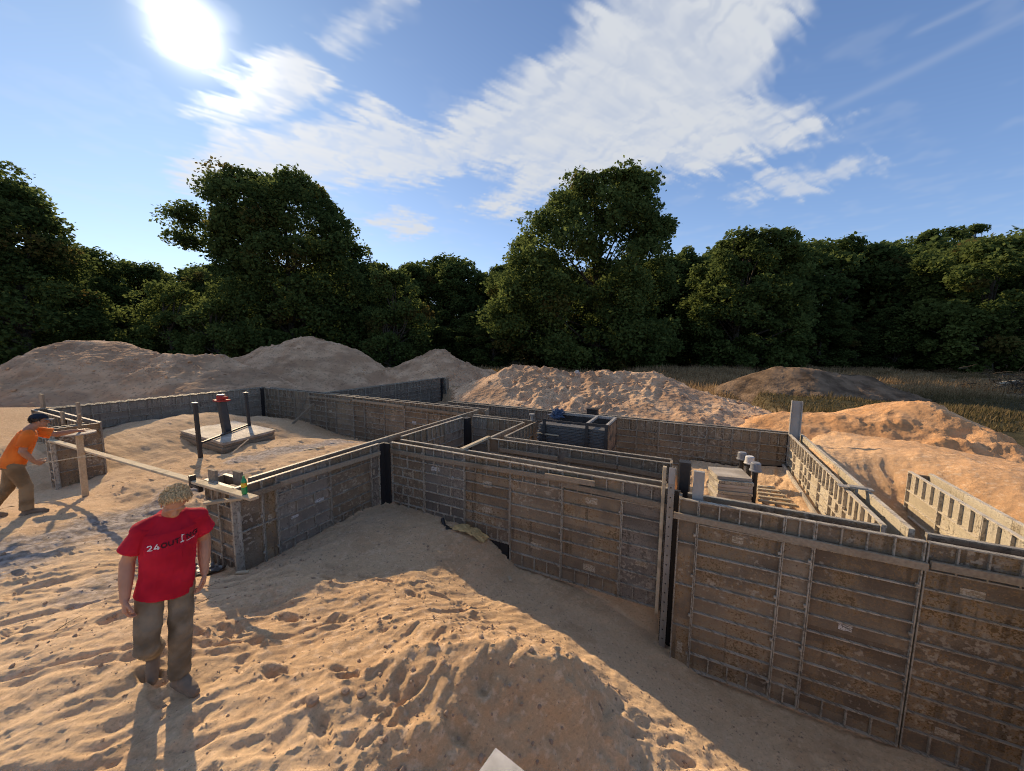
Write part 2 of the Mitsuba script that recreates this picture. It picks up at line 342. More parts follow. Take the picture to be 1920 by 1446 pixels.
EAST = [(2.45, 11, 2.2), (2.45, 9.5, 2.33), (2.45, 8.2, 2.28), (2.55, 7.3, 1.4), (3.12, 8.99, 1.98), (3.38, 8.62, 1.75), (3.2, 7.2, 1.2), (2.9, 6.3, .9), (2.5, 6.3, .9), (3.3, 8.0, 1.5), (3.9, 8.9, 2.2), (4.4, 8, 2.15), (5.2, 7, 2.1), (6.2, 8, 2.25),
        (5.7, 10.6, 2.2), (4.7, 10.3, 2.42), (3.8, 9.9, 2.4), (8, 10, 2.0), (9, 7, 1.9), (12, 12, 1.7), (8, 13, 1.8), (4, 13, 2.2), (2.5, 13.5, 2.0), (16, 8, 1.6), (8, 5.5, 1.5), (5, 5.6, 1.0)]


def thin_plate(pts):
    pts = np.array(pts)
    return RBFInterpolator(pts[:, :2], pts[:, 2], kernel='thin_plate_spline', smoothing=1e-4)


RB = [thin_plate(x) for x in (FRONT, GARAGE, EAST)]


def soft(x, w=0.06):
    return sstep(-w, w, x)


def rect(x, y, x0, x1, y0, y1, w=0.06):
    return soft(x - x0, w) * soft(x1 - x, w) * soft(y - y0, w) * soft(y1 - y, w)


def rbf_grid(k, x, y):
    """The spline evaluated on a coarse lattice and interpolated."""
    gx, gy = np.linspace(-23, 17, 261), np.linspace(-6, 22, 183)
    z = RB[k](np.stack(np.meshgrid(gx, gy, indexing='ij'), -1).reshape(-1, 2)).reshape(len(gx), len(gy))
    return RegularGridInterpolator((gx, gy), np.clip(z, -.3, 2.9), bounds_error=False, fill_value=None)(np.stack([np.clip(x, -23, 17), np.clip(y, -6, 22)], -1))


def prints(x, y):
    """Boot prints: a pressed oval with a rim of pushed-up sand."""
    r = np.random.default_rng(11)
    out = np.zeros(x.shape)
    tree = cKDTree(np.stack([x, y], -1))
    spots = []
    for _ in range(22):   # walked lines
        px, py = r.uniform(-11, 1.5), r.uniform(0.3, 4.6)
        ang = r.choice([2.75, 2.6, -0.4, 1.4, 0.2]) + r.normal(0, .3)
        for k in range(r.integers(4, 11)):
            px += .58 * math.cos(ang); py += .58 * math.sin(ang)
            sd = .1 * (-1) ** k
            spots.append((px - sd * math.sin(ang), py + sd * math.cos(ang), ang + r.normal(0, .15), r.uniform(.7, 1.25)))
    for _ in range(34):
        spots.append((r.uniform(-4.5, .4), r.uniform(.9, 4.2), r.uniform(0, 6.28), r.uniform(.6, 1.4)))
    for px, py, ang, k in spots:
        i = np.array(tree.query_ball_point((px, py), .32), int)
        if not len(i): continue
        dx, dy = x[i] - px, y[i] - py
        u, v = (dx * math.cos(ang) + dy * math.sin(ang)) / .155, (-dx * math.sin(ang) + dy * math.cos(ang)) / .062
        d = np.sqrt(u * u + v * v * (1 + .3 * u))
        d = np.nan_to_num(d, nan=9)
        out[i] += k * (-.030 * sstep(1.12, .72, d) + .014 * np.exp(-((d - 1.3) / .28) ** 2))
        tread = np.sin(dx * math.cos(ang) * 2 * np.pi / .06 + np.cos(v * 3)) * .006
        out[i] += tread * (d < .8)
    return out


def height(x, y, fine=True):
    r = np.hypot(x, y - 6)
    f, g, e = (rbf_grid(k, x, y) for k in range(3))
    z = f
    wg = np.maximum(rect(x, y, -17.9, -6.06, 3.0, 10.2, .35) * (x < -6.06), rect(x, y, -17.9, -6.06, 3.2, 10.2))
    z = z + (g - z) * wg
    z = z + (1.15 - z) * rect(x, y, -6.06, -.22, 5.97, 11.0)
    z = z + (1.52 + .1 * np.clip((x - 1) / 1.2, -1, 1) * soft(x) + .12 * sstep(8.2, 8.8, y) * 0 - z) * rect(x, y, -.04, 2.27, 5.65, 11.0)
    we = soft(x - 2.27, .06 + .9 * sstep(11.0, 12.5, y)) * soft(y - 5.65)
    z = z + (e - z) * we
    wb = soft(y - 11.0, .1) * soft(2.27 - x, .3)
    z = z + (1.75 - z) * wb
    ww = rect(x, y, -14.0, -8.0, 10.2, 18.2, .15) * 1.0
    z = z + (1.0 - z) * ww
    wo = np.maximum(soft(-17.9 - x), soft(y - 10.2) * soft(-14.0 - x))
    z = z + (1.4 - z) * wo * soft(y - 2.5, 1.5)
    far = sstep(17, 25, r)
    z = z + (1.6 - z) * far
    z = z + np.where(far > 0, (meshkit.fbm(np.stack([x * .12, y * .12, 0 * x], -1), 3, 4) - .5) * .5 * far, 0)
    z = z + sstep(70, 400, r) * 6
    if fine:
        n = (r < 26) & (far < 1)
        xn, yn = x[n], y[n]
        o = 0 * xn
        # undulation, and raked streaks that run along the wheel tracks
        o = o + (meshkit.fbm(np.stack([xn * 1.1, yn * 1.1, o], -1), 3, 21) - .5) * .13
        c, s = math.cos(1.28), math.sin(1.28)
        u, v = xn * c + yn * s, -xn * s + yn * c
        warp = meshkit.fbm(np.stack([xn * .9, yn * .9, 0 * xn], -1), 3, 31)
        st = 1 - np.abs(2 * meshkit.fbm(np.stack([u * 1.1 + 2 * warp, v * 5.0 + 4 * warp, 0 * xn], -1), 4, 41) - 1)
        lump = 1 - np.abs(2 * meshkit.fbm(np.stack([xn * 3.2 + 2 * warp, yn * 3.2, 0 * xn], -1), 4, 51) - 1)
        clod = meshkit.fbm(np.stack([xn * 9, yn * 9, 0 * xn], -1), 3, 61)
        calm = 1 - .45 * np.maximum(rect(xn, yn, -5.9, 6, 3.9, 5.8, .5), 0)       # the shaded strip by the wall was raked smooth
        rough = rect(xn, yn, -2.6, 1.2, 1.2, 3.6, .7)
        o = o + calm * (.085 * (st - .75) + .02 * (lump - .75) + .016 * (clod - .5))
        big = 1 - np.abs(2 * meshkit.fbm(np.stack([xn * .85 + 4 + warp, yn * 1.1 - .5 * xn, 0 * xn], -1), 3, 95) - 1)
        o = o + rough * .26 * (big - .75)
        o = o + rough * (.04 * (lump - .75) + .055 * (clod - .5))
        o = o + .02 * (meshkit.fbm(np.stack([xn * 17, yn * 17, 0 * xn], -1), 3, 71) - .5)
        gar = rect(xn, yn, -17.8, -6.1, 3.2, 10.0, .8)
        o = o + gar * (.13 * (1 - np.abs(2 * meshkit.fbm(np.stack([xn * 1.3 + warp, yn * .9, 0 * xn], -1), 3, 81) - 1) - .72))
        for ax, ay, bx, by, dep in ((-5.2, .3, -3.1, 3.3, .022), (-5.05, .3, -2.9, 3.25, .016), (-6.4, .6, -4.6, 3.0, .014), (-4.1, .2, -2.2, 2.3, .018), (-8.8, .3, -6.9, 2.6, .016), (-7.7, .3, -5.3, 2.2, .014)):
            tx, ty = bx - ax, by - ay; L = math.hypot(tx, ty)
            al = ((xn - ax) * tx + (yn - ay) * ty) / L; ac = ((xn - ax) * ty - (yn - ay) * tx) / L + .12 * np.sin(al * 1.7 + ax) + .1 * (warp - .5)
            win = sstep(0, .5, al) * sstep(L, L - .5, al)
            o = o + win * dep * (-np.exp(-(ac / .028) ** 2) + .6 * np.exp(-((np.abs(ac) - .065) / .03) ** 2))
        near = (xn > -12.5) & (xn < 2.5) & (yn > 0) & (yn < 5.2)
        p = np.zeros(len(xn)); p[near] = prints(xn[near], yn[near])
        z[n] += (o + p * calm) * (1 - far[n])
    return z


def lines(lo, hi, step, grow, end):
    core = list(np.arange(lo, hi, step))
    for sgn, edge, lim in ((1, hi, end[1]), (-1, lo - step, end[0])):
        x, d = edge, step
        while sgn * x < sgn * lim:
            core.append(x); d = min(step + grow * abs(x - edge), 25); x += sgn * d
        core.append(lim)
    return np.array(sorted(core))


gx, gy = lines(-6.6, 2.0, .026, .024, (-420, 420)), lines(.5, 5.7, .026, .024, (-60, 420))
XX, YY = np.meshgrid(gx, gy, indexing='ij')
ZZ = height(XX.ravel(), YY.ravel()).reshape(XX.shape)
ground_at = RegularGridInterpolator((gx, gy), ZZ, bounds_error=False, fill_value=1.6)


def zg(x, y):
    return float(ground_at([[x, y]])[0])


def grid_faces(nx, ny):
    i, j = np.meshgrid(np.arange(nx - 1), np.arange(ny - 1), indexing='ij')
    a = (i * ny + j).ravel()
    return np.vstack([np.stack([a, a + ny, a + ny + 1], 1), np.stack([a, a + ny + 1, a + 1], 1)])


key = thing('ground', 'sandy ground of the building plot with boot prints and a worn gravel path', 'ground', kind='structure')
scene[key] = mikit.ply((np.stack([XX, YY, ZZ], -1).reshape(-1, 3), grid_faces(*XX.shape)), 'sand', smooth=True)


# ---------------------------------------------------------------- sand piles
PILE_TOP = []


FOOT = [(-18.15, 3.3), (-18.15, 10.45), (-14.1, 10.45), (-14.1, 18.55), (-13.35, 18.55), (-8.1, 11.3), (2.3, 11.3), (2.5, 5.4), (-18, 2.6)]     # the excavated plan of the building


def pile(name, label, mat, ridge, slope, seed, amp=.22, res=.10, base=None, round_=.5, group=None):
    """A heap dropped along a ridge line [(x, y, z of the crest)], its flanks at the angle of repose."""
    ridge = np.array(ridge, float)
    run = (ridge[:, 2].max() - 0.6) / slope + 1
    x0, x1, y0, y1 = ridge[:, 0].min() - run, ridge[:, 0].max() + run, ridge[:, 1].min() - run, ridge[:, 1].max() + run
    nx, ny = int((x1 - x0) / res), int((y1 - y0) / res)
    X, Y = np.meshgrid(np.linspace(x0, x1, nx), np.linspace(y0, y1, ny), indexing='ij')
    w = np.stack([X * .35, Y * .35, 0 * X + seed], -1)
    Xw, Yw = X + (meshkit.fbm(w, 3, seed) - .5) * 1.6, Y + (meshkit.fbm(w, 3, seed + 5) - .5) * 1.6
    Z = np.full(X.shape, -9.0)
    for (ax, ay, az), (bx, by, bz) in zip(ridge[:-1], ridge[1:]):
        ux, uy = bx - ax, by - ay
        t = np.clip(((Xw - ax) * ux + (Yw - ay) * uy) / (ux * ux + uy * uy + 1e-9), 0, 1)
        d = np.hypot(Xw - ax - t * ux, Yw - ay - t * uy)
        Z = np.maximum(Z, az + t * (bz - az) - slope * (np.sqrt(d * d + round_ ** 2) - round_))
    q = np.stack([X, Y, 0 * X + seed * 3], -1)
    lump = 1 - np.abs(2 * meshkit.fbm(q * .9, 4, seed + 9) - 1)
    rill = 1 - np.abs(2 * meshkit.fbm(q * [2.4, 1.2, 1] + 3 * w, 4, seed + 6) - 1)
    crumb = np.maximum(meshkit.fbm(q * 4.5, 3, seed + 7) - .55, 0)
    patchy = .35 + 1.1 * sstep(.4, .62, meshkit.fbm(q * .33 + 5, 3, seed + 11))
    Z = Z + amp * patchy * (1.3 * (lump - .75) + 1.1 * (meshkit.fbm(q * .45, 3, seed + 2) - .5) + .7 * (rill - .75) + 1.1 * crumb * (.4 + lump))
    sd = -polygon_distance(X, Y, FOOT)
    Z = np.where(sd < 0, np.minimum(Z, -1), np.minimum(Z, 2.12 + .62 * sd + .1 * (lump - .7)))
    v = np.stack([X, Y, Z], -1).reshape(-1, 3)
    f = grid_faces(nx, ny)
    floor = ground_at(v[:, :2]) - .25
    keep = (v[f, 2] > floor[f]).any(1)
    f = f[keep]
    used, inv = np.unique(f, return_inverse=True)
    if mat == 'pile_sand': PILE_TOP.append((v[used], None))
    k = thing(name, label, 'sand pile' if mat != 'dark_soil' else 'soil pile', 'sand piles round the excavation' if mat != 'dark_soil' else None)
    scene[k] = mikit.ply((v[used], inv.reshape(-1, 3)), mat, smooth=True)
    return RegularGridInterpolator((np.linspace(x0, x1, nx), np.linspace(y0, y1, ny)), Z, bounds_error=False, fill_value=-9)


pile('sand_pile', 'largest sand pile, at the left behind the garage corner of the formwork', 'pile_sand', [(-21.6, 2.2, 1.75), (-25.5, 2.4, 2.15), (-31, 3.6, 2.2), (-36.3, 4.9, 1.9), (-34.6, 5.7, 2.4), (-32.9, 6.6, 3.35), (-30.4, 7.8, 4.5), (-29.1, 8.5, 4.45), (-28.1, 9.0, 4.1), (-26.5, 9.7, 3.75), (-24, 11, 3.75), (-22.6, 11.8, 3.1), (-20.5, 13, 2.2)], .62, 3)
pile('sand_pile', 'tall pointed sand pile under the big tree, left of the small brown heap', 'pile_sand', [(-31.8, 15.5, 3.0), (-29, 16.9, 4.0), (-26.8, 18, 4.75), (-25.9, 18.4, 4.85), (-24.7, 19, 4.45), (-21.8, 20.4, 2.7)], .6, 13)
pile('sand_pile', 'small far sand heap at the end of the rear formwork wall', 'pile_sand', [(-21.4, 22.8, 2.5), (-20.2, 23.4, 3.3), (-18.7, 24.2, 4.0), (-17.2, 25, 3.35), (-15.1, 26, 2.5)], .55, 23)
centre_pile = pile('sand_pile', 'long lumpy sunlit sand bank behind the rear wall and the panel crate', 'pile_sand', [(-10.2, 13.9, 2.7), (-9.0, 13.5, 3.15), (-8.2, 13.8, 3.3), (-7.1, 14.3, 3.5), (-5.2, 15.2, 3.4), (-3.8, 15.8, 3.4), (-1.9, 16.5, 3.35), (-1.1, 16.9, 3.1), (0, 17.5, 2.6), (1, 18, 2.0)], .36, 33, amp=.24, res=.075)
pile('soil_pile', 'dark brown soil heap in the meadow behind the tall corner post', 'dark_soil', [(1.4, 24.2, 1.7), (2.6, 24.7, 2.55), (4.6, 25.7, 3.4), (6.4, 26.6, 3.15), (8.0, 27.4, 2.9), (10.3, 28.5, 1.8)], .5, 43)
pile('sand_pile', 'orange sand pile with a rounded peak at the right of the corner post', 'orange_sand', [(2.2, 13.2, 2.15), (3.0, 13.8, 2.4), (3.75, 14.1, 2.5), (5.0, 14.7, 2.62), (5.6, 15.0, 2.92), (6.4, 15.4, 2.45), (7.4, 15.9, 1.9)], .45, 53, amp=.34, res=.075)
# ---------------------------------------------------------------- concrete formwork
ZT = 2.44
GAP, DEEP = .10, .055     # half the concrete thickness, depth of a form


class Face:
    """Places boxes on one face of a wall: u along the wall, v up, n outwards from the concrete."""

    def __init__(self, axis, c, side):
        self.axis, self.c, self.side = axis, c, side

    def put(self, mb, u0, u1, v0, v1, n0, n1):
        w0, w1 = self.c + self.side * (GAP + n0), self.c + self.side * (GAP + n1)
        if self.axis == 'x':
            mb.box((u0, w0, v0), (u1, w1, v1))
        else:
            mb.box((w0, u0, v0), (w1, u1, v1))


prand = np.random.default_rng(5)


def form_panel(wall, face, u0, u1, zb, zt, style, tone=None, rust=None, plates=()):
    """One form panel: the sheet (a part of the wall) and its frame of rails, ribs and stiffeners (a sub-part)."""
    tone = prand.uniform(0, 1) if tone is None else tone
    rust = prand.uniform(0, .8) if rust is None else rust
    w, pale = u1 - u0, 'pale' in style
    g = .003
    sh, fr = MB(), MB()
    face.put(sh, u0 + g, u1 - g, zb, zt - .004, .0, .012)
    R = .013
    if 'wide' in style: R = .03
    d = DEEP + prand.uniform(-.003, .003)
    face.put(fr, u0 + g, u0 + g + R, zb, zt - .016, .012, d)
    face.put(fr, u1 - g - R, u1 - g, zb, zt - .016, .012, d)
    face.put(fr, u0 + g, u1 - g, zt - .016, zt, .0, d)
    face.put(fr, u0 + g + R, u1 - g - R, zb, zb + .018, .012, d - .002)
    a, b = u0 + g + R, u1 - g - R
    top, bottom, row, rt = .33, .26, .216, .0155
    H = zt - zb
    if 'filler' in style:
        n = max(2, int(round(H / .62)))
        zs = [zb + H * k / n for k in range(1, n)]
        top = bottom = 0
    else:
        if H < 1.0: top, bottom = .25, .2
        n = max(1, int(round((H - top - bottom) / row)))
        zs = [zb + bottom + (H - top - bottom) * k / n for k in range(n + 1)]
    for z in zs:
        face.put(fr, a, b, z - rt / 2, z + rt / 2, .012, d - .006)
    m = 3 if w > .7 else (2 if w > .45 else 1)
    st = .0155
    def stub(z0, z1, k, m):
        u = a + (b - a) * k / (m + 1)
        face.put(fr, u - st / 2, u + st / 2, z0 + rt / 2, z1 - rt / 2, .012, d - .008)
    if 'filler' not in style:
        for k in range(1, m + 1):
            stub(zs[-1], zt - .01, k, m)
            stub(zb + .012, zs[0], k, m)
        if 'brick' in style:
            for i, (z0, z1) in enumerate(zip(zs[:-1], zs[1:])):
                for k in range(1, 1 + 1 + (i % 2)):
                    stub(z0, z1, k, 1 + (i % 2))
        if 'stubs' in style:
            for i, (z0, z1) in enumerate(zip(zs[:-1], zs[1:])):
                if i % 2 == 0:
                    for k in (1, 2): stub(z0, z1, k, 2)
    # wedge bolts on the joint
    for z in np.arange(zb + .25, zt - .1, .6):
        face.put(fr, u1 - g - R - .028, u1 - g - R, z - .016, z + .016, d - .02, d + .012)
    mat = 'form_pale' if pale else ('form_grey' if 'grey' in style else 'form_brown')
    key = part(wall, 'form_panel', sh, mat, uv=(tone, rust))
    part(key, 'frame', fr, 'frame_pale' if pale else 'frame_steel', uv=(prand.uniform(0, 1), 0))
    for (pu, pz, pw, ph, pm) in plates:
        pb = MB(); face.put(pb, u0 + w * pu - pw / 2, u0 + w * pu + pw / 2, pz - ph / 2, pz + ph / 2, .012, .018)
        part(key, 'label_plate', pb, pm)
    return key


def even(u0, u1, w, style, zb, zt=ZT, tone=None):
    n = max(1, int(round(abs(u1 - u0) / w)))
    e = np.linspace(u0, u1, n + 1)
    return [(e[k], e[k + 1], zb, zt, style(k) if callable(style) else style, tone, None, ()) for k in range(n)]


def wall(label, axis, c, faces, ends=(), group='concrete forms set up as walls in the excavation'):
    """A hollow wall form: two rows of panels set face to face. faces: {side: [(u0, u1, bottom, top, style, tone, rust, plates)]}"""
    key = thing('concrete_form', label, 'formwork', group)
    for side, panels in faces.items():
        for p in panels:
            form_panel(key, Face(axis, c, side), *p)
    for (u, zb, zt) in ends:      # bulkheads
        mb = MB()
        if axis == 'x': mb.box((u - .02, c - GAP + .002, zb), (u + .02, c + GAP - .002, zt - .01))
        else: mb.box((c - GAP + .002, u - .02, zb), (c + GAP - .002, u + .02, zt - .01))
        part(key, 'bulkhead', mb, 'lumber_old', uv=(prand.uniform(), 0))
    # snap ties across the hollow
    us = [p[0] for p in next(iter(faces.values()))]
    mb = MB()
    for u in us[1:]:
        for z in (ZT - .12, ZT - .75):
            if axis == 'x': mb.box((u - .012, c - GAP, z - .003), (u + .012, c + GAP, z + .003))
            else: mb.box((c - GAP, u - .012, z - .003), (c + GAP, u + .012, z + .003))
    if us[1:]: part(key, 'tie', mb, 'black_steel', kind='stuff')
    return key


def corner_post(wallkey, x0, x1, y0, y1, z0, z1, mat='black_steel', name='corner_post', uv=None):
    mb = MB(); mb.box((x0, y0, z0), (x1, y1, z1)); part(wallkey, name, mb, mat, uv=uv)


LB, LW = 'plate_label', 'plate_white'
# garage side wall (runs away from the camera, left of the courtyard)
W1 = -6.06
k = wall('low brown formwork wall beside the man in red, running back from its free end', 'y', W1, {
    1: [(2.90, 3.23, 1.02, ZT, 'filler', .3, .5, ()), (3.23, 3.45, 1.02, ZT, 'filler', .45, .9, [(.5, 1.75, .07, .16, LB)]), (3.45, 4.43, 1.02, ZT, 'grey stubs', .55, .1, [(.3, 1.62, .13, .05, LW), (.78, 1.72, .17, .07, LW)]), (4.43, 5.38, 1.02, ZT, '', .35, .5, [(.35, 1.7, .12, .07, LB)]), (5.38, 5.62, 1.02, ZT, 'filler grey', .3, .5, [(.4, 1.85, .05, .12, LB)]),
        (6.30, 7.2, .95, ZT, 'brick', .6, .5, ()), (7.2, 7.95, .95, ZT, 'brick', .8, .3, ()), (7.95, 8.8, .95, ZT, 'grey', .8, .1, ())],
    -1: even(3.2, 10.05, .97, lambda i: ('', 'brick', 'grey')[i % 3], .9)}, ends=[(2.93, 1.0, ZT)])
corner_post(k, -5.958, -5.90, 5.62, 5.80, .95, 2.425); corner_post(k, -5.9, -5.78, 5.742, 5.80, .95, 2.42)
corner_post(k, -5.958, -5.80, 8.80, 9.04, .95, 2.41)
corner_post(k, -5.96, -5.90, 2.86, 2.90, 1.02, ZT, 'frame_steel', 'corner_angle', (.9, 0))
corner_post(k, -5.935, -5.895, 2.80, 2.86, 1.02, 2.41, 'frame_steel', 'corner_angle', (.6, 0))
# its return beside the garage opening
k = wall('short return of the low wall, end of the garage opening under the soda bottle', 'x', 2.995, {
    -1: [(-6.72, -6.36, 1.0, ZT, '', .15, .5, ()), (-6.36, -5.965, 1.0, ZT, '', .25, .6, ())],
    1: [(-6.72, -6.22, 1.0, ZT, '', .3, .3, ())]}, ends=[(-6.70, 1.0, ZT)])
# courtyard wall, stepped: its right half reaches deeper
W2 = 5.965
k = wall('brown stepped formwork wall across the middle of the picture behind the sand mound', 'x', W2, {
    -1: [(-5.78, -4.90, .86, ZT, 'brick', .35, .5, [(.55, 1.8, .09, .07, LB)]), (-4.90, -3.90, .86, ZT, 'grey stubs', .12, .1, [(.28, 2.02, .2, .085, LW), (.68, 1.9, .12, .07, LW)]), (-3.90, -2.91, .86, ZT, '', .3, .7, [(.5, 1.92, .2, .12, LB), (.5, 1.42, .2, .11, LB)]),
         (-2.91, -1.91, .47, ZT, '', .4, .6, [(.52, .95, .2, .11, LB)]), (-1.91, -.92, .47, ZT, '', .5, .8, [(.5, 2.0, .2, .11, LB), (.5, .82, .2, .11, LB)]), (-.92, -.27, .47, ZT, 'grey', .3, .4, [(.5, 1.15, .16, .12, LB)])],
    1: even(-5.75, -.3, .97, '', .8)}, ends=[(-.285, .5, ZT)])
mb = MB(); fa = Face('x', W2, -1)
fa.put(mb, -3.35, -2.925, .42, .855, 0, .02)
for u in (-3.33, -3.14, -2.95): fa.put(mb, u, u + .014, .42, .855, .02, .05)
fa.put(mb, -3.35, -2.925, .64, .655, .02, .048)
part(k, 'stepped_filler', mb, 'black_steel')
# deep basement wall nearest the camera
W13 = 5.66
wall('tall deep brown formwork wall in the right foreground, nearest the camera', 'x', W13, {
    -1: [(-.10, .15, -.10, ZT, 'filler', .5, 1.0, [(.5, .18, .07, .16, LB)]), (.15, 1.12, -.10, ZT, '', .45, .7, [(.5, 1.99, .13, .09, LB)]), (1.12, 1.43, -.12, ZT, '', .55, .3, ()), (1.43, 2.40, -.13, ZT, '', .2, .75, [(.4, 1.17, .13, .085, LW)]), (2.41, 3.37, -.12, ZT, '', .35, .95, [(.42, 1.93, .19, .1, LB), (.4, .22, .2, .085, LB)]), (3.37, 4.34, -.1, ZT, '', .5, .6, ()), (4.34, 5.3, -.1, ZT, '', .3, .6, ())],
    1: even(.0, 2.1, .97, '', .9) + even(2.5, 5.3, .97, '', .0)}, ends=[(-.085, 0, ZT)])
# inner walls
k = wall('inner formwork wall beyond the courtyard wall, in front of the panel crate', 'x', 7.26, {
    -1: even(-4.1, -.3, .95, lambda i: ('', 'grey', '', '')[i], .95, tone=.3), 1: even(-3.82, -.3, .9, '', .95)}, ends=[(-.3, 1.0, ZT)])
wall('short inner formwork wall running back at the left end of the panel crate', 'y', -3.98, {
    1: even(7.42, 9.05, .82, 'brick', .95, tone=.9), -1: even(7.12, 9.05, .97, '', .95)})
wall('short far inner formwork wall joining the garage side wall', 'x', 9.2, {
    -1: [(-5.78, -5.3, .95, ZT, 'grey', .9, .1, ()), (-5.3, -4.7, .95, ZT, '', .5, .4, ()), (-4.7, -4.15, .95, ZT, '', .6, .4, ())], 1: even(-5.9, -3.84, 1.0, '', .95)}, ends=[(-3.85, 1, ZT)])
# garage rear wall
e6 = [-17.62, -16.6, -15.5, -14.52, -13.5, -12.94, -11.9, -11.3, -10.28, -9.3, -8.26, -7.24, -6.24]
wall('long weathered formwork wall along the back of the garage floor', 'x', 10.2, {
    -1: [(a, b, .62, ZT, '' if i > 3 else ('brick', 'stubs')[i % 2], .35 + .2 * ((i * 7) % 3 - 1), .4, [(.4, 1.72, .19, .12, (LB, LW)[i % 2])] if i in (8, 9, 4) else ()) for i, (a, b) in enumerate(zip(e6[:-1], e6[1:]))],
    1: even(-17.62, -5.95, .97, '', .8)}, ends=[(-5.96, 1, ZT)])
k = wall('formwork wall at the far left with pale patched panels, below the largest sand pile', 'y', -17.9, {
    1: even(3.75, 10.0, .9, lambda i: ('grey', 'grey stubs', 'grey brick', 'grey', 'grey stubs', 'grey', 'grey')[i % 7], .9, tone=.75), -1: even(3.5, 10.3, .97, '', 1.0)})
corner_post(k, -17.8, -17.66, 9.95, 10.04, .9, 2.42)
wall('front formwork wall of the garage corner behind the man in orange', 'x', 3.6, {
    -1: even(-18.0, -13.98, 1.0, 'brick', .9), 1: even(-17.74, -13.8, .97, 'grey', 1.0)})
k = wall('short brown formwork pier behind the leaning man, left end of the garage opening', 'y', -13.82, {
    1: [(2.90, 3.70, .80, ZT, 'filler', .35, .9, ())], -1: [(2.90, 3.44, .85, ZT, '', .4, .4, ())]}, ends=[(2.92, .9, ZT - .02)])
mb = MB()
for z in (1.15, 1.35, 1.6, 1.85, 2.1): mb.box((-13.99, 2.84, z), (-13.70, 2.9, z + .04))
mb.box((-14.0, 2.83, .85), (-13.95, 2.9, ZT)); mb.box((-13.72, 2.83, .85), (-13.665, 2.9, ZT))
part(k, 'end_frame', mb, 'frame_steel', uv=(.9, 0))
# rear wing
k = wall('far rear formwork wall below the small far sand heap', 'y', -13.85, {
    1: even(10.36, 18.1, .97, 'grey', .85, tone=.3), -1: even(10.36, 18.3, .97, '', .9)})
corner_post(k, -13.75, -13.64, 18.0, 18.1, .9, 2.43)
wall('narrow end piece of the far rear wall at the left edge of the sand bank', 'x', 18.3, {-1: [(-13.72, -13.44, .9, ZT, 'grey', .3, .1, ())], 1: [(-13.95, -13.44, .9, ZT, '', .3, .1, ())]}, ends=[(-13.45, 1, ZT)])
# long rear wall of the right room
k = wall('long rear formwork wall of brick-patterned panels below the sunlit sand bank', 'x', 11.05, {
    -1: even(-8.0, -2.0, .9, 'grey', 1.0, tone=.2) + even(-2.0, 2.13, .585, lambda i: ('', 'brick', '', 'brick', 'brick', 'brick', '')[i % 7], 1.3, tone=.62), 1: even(-8.0, 2.4, .97, '', 1.2)}, ends=[(-7.98, 1, ZT)])
# sunlit right wall
W12 = 2.27
k = wall('sunlit pale formwork wall at the right, running back to the tall corner post', 'y', W12, {
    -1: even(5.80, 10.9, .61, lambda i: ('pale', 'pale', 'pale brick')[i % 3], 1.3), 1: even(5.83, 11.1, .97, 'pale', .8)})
corner_post(k, 2.10, 2.165, 10.9, 10.95, 1.3, 2.42)
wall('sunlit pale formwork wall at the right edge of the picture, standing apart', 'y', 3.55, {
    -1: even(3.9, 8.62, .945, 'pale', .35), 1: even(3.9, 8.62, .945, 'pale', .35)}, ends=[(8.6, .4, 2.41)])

corner_post('concrete_form_003', -.275, -.09, 5.80, 5.86, -.3, 2.43)
# ---------------------------------------------------------------- trees
RIGHT, AHEAD = np.array([.8955, .4450, 0]), np.array([-.4450, .8955, 0])   # across and along the line towards the wood


def leaf_color(p, n, uv):
    c = mix((0.058, 0.088, 0.029), (0.185, 0.235, 0.070), uv.x)
    return mix(c, (0.16, 0.085, 0.03), uv.y)


scene['leaf'] = {'type': 'principledthin', 'base_color': mikit.proc(leaf_color), 'roughness': 0.42, 'diff_trans': 1.1, 'eta': 1.4}
scene['bark'] = two(principled(lambda p, n, uv: mix((0.035, 0.028, 0.022), (0.11, 0.09, 0.07), fbm(p.x * 6, p.y * 6, p.z * 1.5, 3)), 0.95, 0.2))


